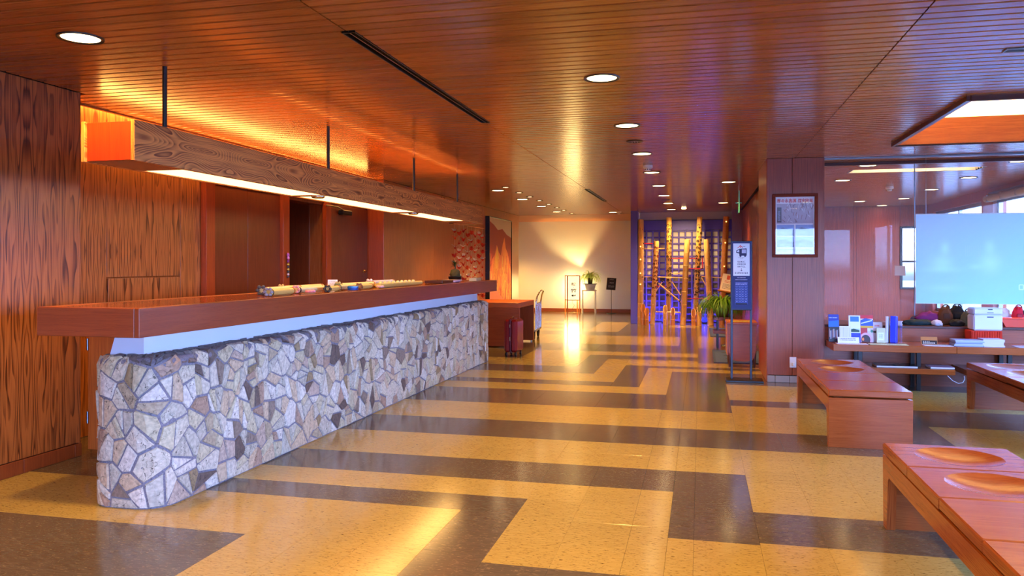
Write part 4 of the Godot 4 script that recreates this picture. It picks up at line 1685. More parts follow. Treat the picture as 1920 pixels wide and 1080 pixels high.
# ---------------------------------------------------------------- the far end of the hall
func far_end() -> void:
	# check-in desk standing past the counter
	var t := thing("side_desk", "red-brown wooden desk standing past the counter end, behind the suitcase", "desk", Vector3(-3.16, 0, -12.36))
	var b := rmb(0)
	b.span(Vector3(-0.46, 0.62, -0.55), Vector3(0.44, 0.7, 0.55), 0.004)
	obj("top", b, M.orange_wood, t)
	b = rmb(0)
	b.span(Vector3(-0.46, 0.02, 0.51), Vector3(0.44, 0.619, 0.545), 0.003)
	obj("front_panel", b, M.top, t)
	b = rmb(1)
	b.span(Vector3(-0.46, 0.02, -0.545), Vector3(0.44, 0.619, -0.5), 0.003)
	obj("rear_panel", b, M.top, t)
	b = rmb(2)
	b.span(Vector3(0.0, 0.04, -0.499), Vector3(0.03, 0.619, 0.509), 0.003)
	obj("modesty_panel", b, M.door, t)
	for s in [[-0.42, -0.52], [0.4, -0.52], [-0.42, 0.52], [0.4, 0.52]]:
		b = mb()
		b.lathe([Vector2(0.016, 0.0), Vector2(0.016, 0.02)], 12, Vector3(s[0], 0, s[1]))
		obj("foot", b, M.steel, t)
	# suitcase
	var red := mat(Color(0.44, 0.02, 0.05), 0.22)
	red.clearcoat_enabled = true
	red.clearcoat = 0.6
	red.clearcoat_roughness = 0.1
	t = thing("suitcase", "dark red upright suitcase at the far end of the stone counter", "suitcase", Vector3(-2.58, 0, -10.83), deg_to_rad(-4))
	b = mb(1)
	b.box(Vector3(-0.045, 0.29, 0), Vector3(0.09, 0.46, 0.34), 0.025)
	obj("rear_shell", b, red, t)
	b = mb(1)
	b.box(Vector3(0.052, 0.29, 0), Vector3(0.1, 0.46, 0.34), 0.03)
	obj("front_shell", b, red, t)
	b = mb()
	b.box(Vector3(0.001, 0.29, 0), Vector3(0.012, 0.464, 0.344), 0.004)
	obj("zip_band", b, mat(Color(0.25, 0.03, 0.12), 0.4), t)
	for k in 4:
		b = mb()
		b.box(Vector3(-0.0045 - 0.07 + 0.035 * k + (0.02 if k > 1 else 0.0), 0.29, 0.17), Vector3(0.008, 0.38, 0.006), 0.002)
		obj("rib", b, red, t)
	b = mb()
	b.tube([Vector3(-0.02, 0.515, -0.07), Vector3(-0.02, 0.545, -0.06), Vector3(-0.02, 0.545, 0.06), Vector3(-0.02, 0.515, 0.07)], 0.009)
	obj("handle", b, red, t)
	b = mb()
	b.box(Vector3(0.0, 0.43, 0.175), Vector3(0.02, 0.05, 0.008), 0.002)
	b.box(Vector3(0.0, 0.25, 0.175), Vector3(0.02, 0.06, 0.008), 0.002)
	obj("latch", b, M.chrome, t)
	for s in [[-0.07, -0.12], [0.07, -0.12], [-0.07, 0.12], [0.07, 0.12]]:
		b = mb()
		b.x = Transform3D(Basis(Vector3.FORWARD, PI / 2), Vector3(s[0], 0.028, s[1]))
		b.lathe([Vector2(0, -0.012), Vector2(0.026, -0.012), Vector2(0.028, 0), Vector2(0.026, 0.012), Vector2(0, 0.012)], 14)
		b.x = Transform3D.IDENTITY
		b.box(Vector3(s[0], 0.055, s[1]), Vector3(0.02, 0.05, 0.02), 0.004)
		obj("wheel", b, M.black, t)
	# luggage trolley
	t = thing("luggage_trolley", "chrome luggage trolley with an upright barred handle beside the desk", "trolley", Vector3(-2.95, 0, -13.45), deg_to_rad(4))
	b = mb(2)
	b.box(Vector3(-0.05, 0.16, 0.0), Vector3(0.5, 0.03, 0.7), 0.006)
	obj("platform", b, M.steel, t)
	b = mb()
	var hp: Array = []
	for k in 13:
		var a := PI * k / 12.0
		hp.append(Vector3(0.02 + cos(a) * 0.02, 0.78 + 0.05 * sin(a), -0.3 + 0.6 * k / 12.0 * 0.0 - 0.0))
	b.tube([Vector3(0.19, 0.17, 0.33), Vector3(0.19, 0.62, 0.33), Vector3(0.21, 0.74, 0.31), Vector3(0.25, 0.83, 0.26), Vector3(0.25, 0.84, 0.0), Vector3(0.25, 0.83, -0.26), Vector3(0.21, 0.74, -0.31), Vector3(0.19, 0.62, -0.33), Vector3(0.19, 0.17, -0.33)], 0.013)
	obj("handle", b, M.chrome, t)
	for k in 4:
		b = mb()
		b.tube([Vector3(0.19, 0.17, -0.2 + 0.133 * k), Vector3(0.19, 0.62, -0.2 + 0.133 * k)], 0.008)
		obj("bar", b, M.chrome, t)
	b = mb()
	b.tube([Vector3(0.19, 0.62, -0.33), Vector3(0.19, 0.62, 0.33)], 0.009)
	obj("crossbar", b, M.chrome, t)
	for s in [[-0.22, -0.28], [0.15, -0.28], [-0.22, 0.28], [0.15, 0.28]]:
		b = mb()
		b.x = Transform3D(Basis(Vector3.FORWARD, PI / 2), Vector3(s[0], 0.06, s[1]))
		b.lathe([Vector2(0, -0.018), Vector2(0.052, -0.018), Vector2(0.06, -0.01), Vector2(0.06, 0.01), Vector2(0.052, 0.018), Vector2(0, 0.018)], 20)
		b.x = Transform3D.IDENTITY
		b.box(Vector3(s[0], 0.105, s[1]), Vector3(0.05, 0.085, 0.05), 0.006)
		obj("castor", b, M.black, t)
	# paper lantern
	var p := blank(96, 192, Color(0.99, 0.97, 0.92))
	var ink := Color(0.12, 0.1, 0.1)
	glyph(p, "松", Vector2(30, 48), Vector2(36, 32), 2.0, Color(0.45, 0.43, 0.4))
	stroke(p, Vector2(48, 92), Vector2(50, 93), 2.5, ink)
	glyph(p, "竹", Vector2(26, 104), Vector2(44, 28), 2.8, ink)
	glyph(p, "←", Vector2(28, 148), Vector2(40, 22), 2.8, ink)
	t = thing("paper_lantern", "lit paper lantern on wooden legs with brush writing and an arrow", "lantern", Vector3(-3.32, 0, -20.72), deg_to_rad(20))
	var h := 0.165
	for s in [[-1, -1], [1, -1], [-1, 1], [1, 1]]:
		b = rmb(1)
		b.span(Vector3(s[0] * h - 0.012, 0, s[1] * h - 0.012), Vector3(s[0] * h + 0.012, 1.0, s[1] * h + 0.012), 0.002)
		obj("leg", b, M.gate, t)
	for y in [0.345, 0.985]:
		for s in [[0, -1], [0, 1], [1, 0], [-1, 0]]:
			b = rmb(0)
			b.box(Vector3(s[0] * h, y, s[1] * h), Vector3(0.02 if s[0] else 2 * h - 0.024, 0.022, 0.02 if s[1] else 2 * h - 0.024), 0.002)
			obj("rail", b, M.gate, t)
	var paper := glow(Color(1.0, 0.90, 0.68), 1.3)
	paper.albedo_color = Color(0.9, 0.86, 0.78)
	var front := mat(Color.WHITE, 0.8, tex(p))
	front.emission_enabled = true
	front.emission_texture = tex(p)
	front.emission = Color(1.0, 0.92, 0.74)
	front.emission_operator = BaseMaterial3D.EMISSION_OP_MULTIPLY
	front.emission_energy_multiplier = 1.3
	for k in 4:
		b = mb()
		b.x = Transform3D(Basis(Vector3.UP, PI / 2 * k), Vector3.ZERO)
		var f := h - 0.004
		if k == 0:
			b.print_quad(Vector3(-h + 0.012, 0.357, f), Vector3(h - 0.012, 0.357, f), Vector3(h - 0.012, 0.974, f), Vector3(-h + 0.012, 0.974, f), Vector3.BACK)
			b.quad(Vector3(-h + 0.012, 0.357, f - 0.002), Vector3(h - 0.012, 0.357, f - 0.002), Vector3(h - 0.012, 0.974, f - 0.002), Vector3(-h + 0.012, 0.974, f - 0.002), Vector3.FORWARD)
		else:
			b.span(Vector3(-h + 0.012, 0.357, f - 0.002), Vector3(h - 0.012, 0.974, f))
		obj("lantern_paper", b, front if k == 0 else paper, t)
	b = mb()
	b.lathe([Vector2(0, 0.66), Vector2(0.04, 0.67), Vector2(0.055, 0.71), Vector2(0.04, 0.76), Vector2(0, 0.775)], 16)
	obj("bulb", b, glow(Color(1.0, 0.85, 0.55), 6.0), t)
	omni(t, Vector3(0, 0.72, 0), 0.04, Color(1.0, 0.84, 0.48), 5.0)
	b = mb()
	b.tube([Vector3(0, 0.345, -0.02), Vector3(0.0, 0.26, 0.0), Vector3(0.05, 0.2, 0.03), Vector3(0.0, 0.1, 0.0), Vector3(0.06, 0.02, -0.1), Vector3(0.02, 0.006, -0.3)], 0.004)
	obj("cord", b, M.black, t)
	# the lantern spreads its own soft light sideways
	for k in 4:
		var l := AreaLight3D.new()
		l.name = "light"
		l.area_size = Vector2(0.3, 0.6)
		l.light_color = Color(1.0, 0.84, 0.52)
		l.light_energy = 0.8
		l.shadow_enabled = true
		t.add_child(l, true)
		l.position = Vector3(0, 0.66, 0) + Vector3(sin(PI / 2 * k), 0, cos(PI / 2 * k)) * (h + 0.016)
		l.rotation.y = PI + PI / 2 * k
	# plant on a white stand
	t = thing("plant_stand", "slim white wooden stand under the spider plant by the far wall", "plant stand", Vector3(-2.88, 0, -20.72), deg_to_rad(12))
	for s in [[-1, -1], [1, -1], [-1, 1], [1, 1]]:
		b = rmb(1)
		b.span(Vector3(s[0] * 0.17 - 0.014, 0, s[1] * 0.15 - 0.014), Vector3(s[0] * 0.17 + 0.014, 0.585, s[1] * 0.15 + 0.014), 0.002)
		obj("leg", b, M.white, t)
	b = mb(0)
	b.box(Vector3(0, 0.597, 0), Vector3(0.4, 0.024, 0.36), 0.003)
	obj("top", b, M.white, t)
	t = thing("spider_plant", "pale green spider plant in a white tapered planter beside the paper lantern", "plant", Vector3(-2.85, 0.61, -20.72))
	b = mb()
	b.x = Transform3D(Basis(Vector3.UP, PI / 4 + deg_to_rad(12)), Vector3.ZERO)
	b.lathe([Vector2(0.0, 0.0), Vector2(0.15, 0.0), Vector2(0.21, 0.15), Vector2(0.2, 0.155), Vector2(0.19, 0.14), Vector2(0, 0.14)], 4, Vector3.ZERO, false)
	obj("planter", b, M.white, t)
	b = mb()
	b.x = Transform3D(Basis(Vector3.UP, deg_to_rad(12)), Vector3.ZERO)
	b.box(Vector3(0, 0.162, 0), Vector3(0.36, 0.014, 0.3), 0.004)
	obj("tray", b, M.black, t)
	b = mb()
	b.lathe([Vector2(0.06, 0.17), Vector2(0.085, 0.32), Vector2(0.075, 0.32), Vector2(0.05, 0.2)], 18)
	obj("pot", b, M.dark, t)
	b = mb()
	for k in 130:
		var a := rng.randf() * TAU
		b.blade(Vector3(cos(a) * 0.03, 0.29, sin(a) * 0.03), Vector3(cos(a), 0, sin(a)), rng.randf_range(0.7, 1.5), rng.randf_range(0.28, 0.50), rng.randf_range(2.0, 3.6), 0.013, 7)
	obj("foliage", b, M.leaf_pale, t).set_meta("kind", "stuff")
	# black notice on a thin pole
	p = blank(96, 144, Color(0.035, 0.03, 0.035))
	small_print(p, Rect2i(28, 14, 42, 12), 2, Color(0.75, 0.75, 0.75), 4)
	small_print(p, Rect2i(30, 52, 44, 20), 2, Color(0.65, 0.65, 0.65), 5)
	small_print(p, Rect2i(18, 94, 64, 26), 3, Color(0.7, 0.7, 0.7), 6)
	t = thing("notice_stand", "small black notice board on a thin black pole before the far white wall", "sign", Vector3(-2.26, 0, -20.5))
	b = mb()
	b.lathe([Vector2(0, 0.016), Vector2(0.12, 0.012), Vector2(0.13, 0.0), Vector2(0, 0)], 28)
	obj("base", b, M.black, t)
	b = mb()
	b.tube([Vector3(0, 0.01, 0), Vector3(0, 0.64, 0)], 0.007)
	obj("pole", b, M.black, t)
	b = mb()
	b.x = Transform3D(Basis(Vector3.RIGHT, -0.25) * Basis(Vector3.BACK, -0.06), Vector3(0, 0.78, 0))
	b.box(Vector3(0, 0, -0.006), Vector3(0.24, 0.32, 0.01), 0.002)
	var bd := obj("board", b, M.black, t)
	b = mb()
	b.x = Transform3D(Basis(Vector3.RIGHT, -0.25) * Basis(Vector3.BACK, -0.06), Vector3(0, 0.78, 0))
	b.print_quad(Vector3(-0.115, -0.155, 0.0005), Vector3(0.115, -0.155, 0.0005), Vector3(0.115, 0.155, 0.0005), Vector3(-0.115, 0.155, 0.0005), Vector3.BACK)
	obj("print", b, pmat(p), bd)


# ---------------------------------------------------------------- bamboo
func bamboo(b: MB, a: Vector3, c: Vector3, r0: float, r1: float, node := 0.28) -> void:
	# a culm with thickened nodes
	var d := c - a
	var l := d.length()
	var y := d / l
	var x := (Vector3.RIGHT - y * y.x).normalized()
	b.x = Transform3D(Basis(x, y, x.cross(y)), a)
	var pr: Array = [Vector2(0, 0), Vector2(r0, 0)]
	var q := node * 0.55
	while q < l - 0.05:
		var r := lerpf(r0, r1, q / l)
		pr.append(Vector2(r * 0.99, q - 0.012))
		pr.append(Vector2(r * 1.07, q - 0.004))
		pr.append(Vector2(r * 0.97, q + 0.002))
		pr.append(Vector2(r * 1.02, q + 0.008))
		q += node
	pr.append(Vector2(r1, l))
	pr.append(Vector2(r1 * 0.8, l))
	pr.append(Vector2(r1 * 0.78, l - 0.12))
	pr.append(Vector2(0, l - 0.12))
	b.lathe(pr, 22)


func bamboo_display() -> void:
	# lattice screen behind, with paper set in its upper part
	var vio_lit := mat(Color(0.38, 0.31, 0.66), 0.4)  # blue-violet light on the wooden bars, put into their colour
	var t := thing("lattice_screen", "violet-lit wooden lattice screen with pale paper panes behind the bamboo poles", "screen", Vector3(-0.33, 0, -17.85))
	var nx := 14
	var px := 0.1425
	for i in nx + 1:
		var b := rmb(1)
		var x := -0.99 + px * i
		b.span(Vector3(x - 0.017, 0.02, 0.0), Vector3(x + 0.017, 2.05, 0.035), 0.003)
		obj("upright", b, vio_lit, t)
	for j in 15:
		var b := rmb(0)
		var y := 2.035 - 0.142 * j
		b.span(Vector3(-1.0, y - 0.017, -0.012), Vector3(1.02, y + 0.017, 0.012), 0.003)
		obj("crosspiece", b, vio_lit, t)
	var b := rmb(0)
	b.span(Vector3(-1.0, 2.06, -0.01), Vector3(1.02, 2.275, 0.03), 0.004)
	obj("top_board", b, vio_lit, t)
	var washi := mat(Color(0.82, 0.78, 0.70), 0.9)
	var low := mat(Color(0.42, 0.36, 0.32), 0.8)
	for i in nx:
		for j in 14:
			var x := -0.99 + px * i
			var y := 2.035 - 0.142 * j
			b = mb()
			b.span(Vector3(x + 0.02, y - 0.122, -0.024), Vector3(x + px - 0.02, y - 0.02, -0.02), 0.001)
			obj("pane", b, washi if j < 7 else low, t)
	# the poles
	var g := "tall bamboo poles of the display"
	var dots := mat(hexc("3a2410"), 0.6)
	var hole := mat(hexc("6b2c14"), 0.6)
	var Zp := -17.3
	var list := [
		["thick plain bamboo pole at the left end, next to the violet-lit post", Vector3(-1.262, 0, Zp + 0.1), Vector3(-1.262, 2.27, Zp), 0.066, 0.064, 0],
		["shorter spotted bamboo pole, second from the violet-lit post", Vector3(-1.0, 0, Zp + 0.25), Vector3(-0.92, 1.79, Zp + 0.1), 0.056, 0.052, 1],
		["tall spotted bamboo pole third from the violet-lit post", Vector3(-0.67, 0, Zp), Vector3(-0.66, 2.31, Zp - 0.05), 0.060, 0.056, 2],
		["shorter plain bamboo pole leaning in the middle of the display", Vector3(-0.36, 0, Zp + 0.25), Vector3(-0.27, 1.82, Zp + 0.1), 0.064, 0.058, 0],
		["tall spotted bamboo pole right of the middle, leaning right", Vector3(-0.115, 0, Zp), Vector3(-0.01, 2.31, Zp - 0.05), 0.06, 0.055, 2],
		["shorter plain bamboo pole behind the fern-like plant, leaning left", Vector3(0.215, 0, Zp + 0.25), Vector3(0.125, 1.82, Zp + 0.1), 0.064, 0.056, 0],
		["reddish tall bamboo pole at the right end of the display", Vector3(0.44, 0, Zp + 0.05), Vector3(0.54, 2.31, Zp), 0.066, 0.062, 3],
	]
	var tones: Array = [M.bamboo, (M.bamboo as StandardMaterial3D).duplicate(), (M.bamboo as StandardMaterial3D).duplicate()]
	(tones[1] as StandardMaterial3D).albedo_color = hexc("ecc878")
	(tones[2] as StandardMaterial3D).albedo_color = hexc("cf935c")
	var pr := RandomNumberGenerator.new()
	pr.seed = 8
	for s in list:
		var o := thing("bamboo_pole", s[0], "bamboo pole", s[1], 0.0, g)
		b = mb(1, Vector2(pr.randf(), pr.randf()))
		var e: Vector3 = s[2] - s[1]
		bamboo(b, Vector3.ZERO, e, s[3], s[4])
		var kind: int = s[5]
		obj("culm", b, tones[1] if kind == 2 else (tones[2] if kind == 3 else tones[0]), o)
		if kind == 1 or kind == 2:
			# round holes cut through the wall of the culm
			var y := 0.62
			var row := 0
			while y < e.y - 0.08:
				for q in 4:
					var a := TAU * (q + 0.5 * (row % 2)) / 4.0 * 0.9 + pr.randf() * 0.4 - 0.6
					var yy := y + pr.randf_range(-0.02, 0.02)
					var r := lerpf(s[3], s[4], yy / e.y)
					var d := Vector3(sin(a), 0, cos(a))
					if d.z < -0.3:
						continue
					b = mb()
					var rr := pr.randf_range(0.017, 0.03)
					b.x = Transform3D(Basis(d.cross(Vector3.UP), d, Vector3.UP), e * (yy / e.y) + d * (r * 0.93))
					b.lathe([Vector2(0, 0.0035), Vector2(rr * 0.7, 0.0035), Vector2(rr, 0.005), Vector2(rr * 1.25, 0.004), Vector2(rr * 1.25, -0.01)], 12)
					obj("hole", b, dots if kind == 2 else hole, o)
				y += 0.085
				row += 1
		else:
			for q in 9:
				b = mb()
				var yy := pr.randf_range(0.3, e.y - 0.1)
				var a := pr.randf_range(-0.8, 0.8)
				var d := Vector3(sin(a), 0, cos(a))
				b.x = Transform3D(Basis(d.cross(Vector3.UP), d, Vector3.UP), e * (yy / e.y) + d * (lerpf(s[3], s[4], yy / e.y) * 0.98))
				b.lathe([Vector2(0, 0.002), Vector2(0.006, 0.002), Vector2(0.007, -0.004)], 8)
				obj("hole", b, dots, o)
		if kind == 0 and s[1].x < -1.2 or kind == 3:
			for yy in ([1.68, 1.4, 1.1, 0.86] if kind == 0 else [2.2, 1.75, 1.25]):
				b = mb()
				b.lathe([Vector2(0, -0.012), Vector2(0.011, -0.006), Vector2(0.011, 0.006), Vector2(0, 0.012)], 10, e * (yy / e.y) + Vector3(0.0, 0, s[3] + 0.006))
				obj("fairy_light", b, glow(Color(1.0, 0.72, 0.35), 9.0), o)
	g = "short slant-cut bamboo stubs"
	var stubs := [["slant-cut bamboo stub second from the left end", -1.105, 0.28, 0.046], ["tall holed bamboo stub leftmost, tight against the left pole", -1.19, 0.36, 0.05], ["slant-cut bamboo stub left of the middle, before the tall spotted pole", -0.725, 0.34, 0.047], ["small holed bamboo stub just left of the middle pole", -0.565, 0.29, 0.045], ["wide slant-cut bamboo stub right of the middle pole", -0.135, 0.27, 0.05], ["tallest slant-cut bamboo stub, right-hand one of the right pair", -0.02, 0.36, 0.047]]
	for s in stubs:
		var o := thing("bamboo_stub", s[0], "bamboo stub", Vector3(s[1], 0, Zp + 0.36 + (0.06 if s[1] > -1.15 and s[1] < -1.0 else 0.0)), 0.0, g)
		b = mb(1, Vector2(pr.randf(), pr.randf()))
		var r: float = s[3]
		var hh: float = s[2]
		var seg := 24
		for i in seg:
			var a0 := TAU * i / seg
			var a1 := TAU * (i + 1) / seg
			var d0 := Vector3(cos(a0), 0, sin(a0))
			var d1 := Vector3(cos(a1), 0, sin(a1))
			var t0 := Vector3.UP * (hh - 0.09 * d0.z)
			var t1 := Vector3.UP * (hh - 0.09 * d1.z)
			b.squad(d0 * r, d1 * r, d1 * r + t1, d0 * r + t0, d0, d1, d1, d0)
			b.quad(d0 * r + t0, d1 * r + t1, d1 * r * 0.8 + t1 * 0.995, d0 * r * 0.8 + t0 * 0.995, Vector3(0, 0.7, 0.7))
			b.squad(d0 * r * 0.8 + Vector3.UP * 0.1, d1 * r * 0.8 + Vector3.UP * 0.1, d1 * r * 0.8 + t1 * 0.995, d0 * r * 0.8 + t0 * 0.995, -d0, -d1, -d1, -d0)
			b.flat(Vector3.UP * 0.1, d0 * r * 0.8 + Vector3.UP * 0.1, d1 * r * 0.8 + Vector3.UP * 0.1, Vector3.UP)
		obj("culm", b, tones[2] if pr.randf() < 0.4 else tones[0], o)
		b = mb()
		b.lathe([Vector2(r * 1.0, 0.118), Vector2(r * 1.08, 0.124), Vector2(r, 0.13)], 22)
		obj("node_ring", b, tones[0], o)
	g = "thin bars tied between the bamboo poles"
	var bars := [
		["thin bamboo bar, level, from second pole to the middle pole", -0.93, 1.02, -0.3, 1.0, 0.011, 0], ["low bamboo bar near the floor left of the middle pole", -0.98, 0.27, -0.36, 0.26, 0.014, 0], ["bamboo bar slanting down to the middle pole's foot", -0.92, 0.92, -0.4, 0.48, 0.016, 0],
		["short bamboo bar slanting down left of the middle pole", -0.62, 0.96, -0.39, 0.6, 0.011, 0], ["bamboo bar slanting down to the left behind the second pole", -0.78, 0.94, -0.96, 0.66, 0.011, 0], ["bamboo bar slanting down between the two right poles", 0.0, 1.05, 0.19, 0.72, 0.012, 0],
		["level bamboo bar between left pole and second pole", -1.24, 1.02, -0.96, 1.02, 0.009, 0], ["level bamboo bar behind the tall spotted third pole", -0.64, 1.1, -0.3, 1.1, 0.009, 0], ["level bamboo bar right of the right spotted pole", -0.02, 1.04, 0.48, 1.0, 0.009, 0], ["upper level bamboo bar from the left pole", -1.24, 1.63, -0.7, 1.63, 0.008, 0], ["low bamboo bar near the floor behind the plant", -0.1, 0.3, 0.2, 0.3, 0.012, 0],
		["red bar high on the left between left pole and second pole", -1.22, 1.745, -0.97, 1.74, 0.012, 1], ["long red bar between the third pole and the right spotted pole", -0.64, 1.42, -0.04, 1.42, 0.012, 1], ["red bar right of the middle pole, below the long one", -0.3, 1.2, 0.04, 1.2, 0.011, 1], ["short red bar low between second and third pole", -0.96, 0.82, -0.7, 0.82, 0.01, 1], ["low red bar right of the middle pole", -0.33, 0.56, 0.14, 0.56, 0.011, 1], ["upright red bar beside the right spotted pole", 0.045, 1.19, 0.045, 1.47, 0.011, 1],
	]
	var rm := mat(Color(0.80, 0.07, 0.12), 0.35)
	for s in bars:
		var a := Vector3(s[1], s[3 - 1], Zp + 0.14)
		var c := Vector3(s[3], s[4], Zp + 0.14)
		if s[6] == 1:
			a.z = Zp + 0.05
			c.z = Zp + 0.05
		var o := thing("crossbar", s[0], "bar", a, 0.0, g)
		b = mb(0)
		b.tube([Vector3.ZERO, c - a], s[5], s[5] * 0.9, 10)
		obj("rod", b, rm if s[6] == 1 else M.bamboo, o)
		for e in [0.06, 0.94]:
			b = mb()
			var m: Vector3 = (c - a) * e
			b.tube([m - (c - a).normalized() * 0.012, m + (c - a).normalized() * 0.012], s[5] * 1.25, -1.0, 10)
			obj("lashing", b, M.dark, o)
	# blue lamps on the floor behind the bamboo
	for s in [["blue floor lamp behind the bamboo, left of the middle pole", -0.78], ["blue floor lamp behind the bamboo, right of the middle pole", 0.09], ["blue floor lamp behind the bamboo, by the left end", -1.13]]:
		var o := thing("floor_lamp", s[0], "floor lamp", Vector3(s[1], 0, -17.62), 0.0, "blue floor lamps behind the bamboo")
		b = mb()
		b.lathe([Vector2(0, 0), Vector2(0.055, 0), Vector2(0.05, 0.03), Vector2(0.0, 0.03)], 20)
		obj("base", b, M.black, o)
		b = mb()
		b.lathe([Vector2(0.04, 0.03), Vector2(0.06, 0.08), Vector2(0.045, 0.13), Vector2(0, 0.14)], 20)
		obj("lamp_globe", b, glow(Color(0.2, 0.24, 1.0), 1.2), o)
		omni(o, Vector3(0, 0.09, 0), 0.05, Color(0.36, 0.34, 1.0), 0.6)
	# added spotlight with no known source, to brighten the bamboo and lattice
	var o := thing("added_spotlight", "added warm spotlight at the ceiling that brightens the bamboo poles and lattice", "ceiling light", Vector3(-0.33, CH - 0.01, -16.6))
	b = mb()
	b.lathe([Vector2(0.045, 0.01), Vector2(0.05, -0.008), Vector2(0.04, -0.01), Vector2(0.0, -0.002)], 20)
	obj("trim_ring", b, M.lamp, o)
	spot(o, Vector3(0, -0.02, 0), 0.04, 50.0, Color(1.0, 0.86, 0.62), 4.2)
	(o.get_child(1) as Node3D).rotation.x = deg_to_rad(-55)


# ---------------------------------------------------------------- right of the hall
func sheet(b: MB, w: float, l: float, th: float) -> void:
	b.box(Vector3(0, th / 2, 0), Vector3(w, th, l))


func printed(t: Node3D, w: float, h: float, depth: float, im: Image, edge: Color, lean := 0.0) -> void:
	# an upright slab with a printed front, its foot at the origin
	var x := Transform3D(Basis(Vector3.RIGHT, -lean), Vector3.ZERO)
	var b := mb()
	b.x = x
	b.box(Vector3(0, h / 2, -depth / 2), Vector3(w, h, depth), minf(0.0015, depth * 0.2))
	var o := obj("cover", b, mat(edge, 0.5), t)
	b = mb()
	b.x = x
	b.print_quad(Vector3(-w / 2 + 0.001, 0.001, 0.0006), Vector3(w / 2 - 0.001, 0.001, 0.0006), Vector3(w / 2 - 0.001, h - 0.001, 0.0006), Vector3(-w / 2 + 0.001, h - 0.001, 0.0006), Vector3.BACK)
	obj("print", b, pmat(im, 0.35), o)


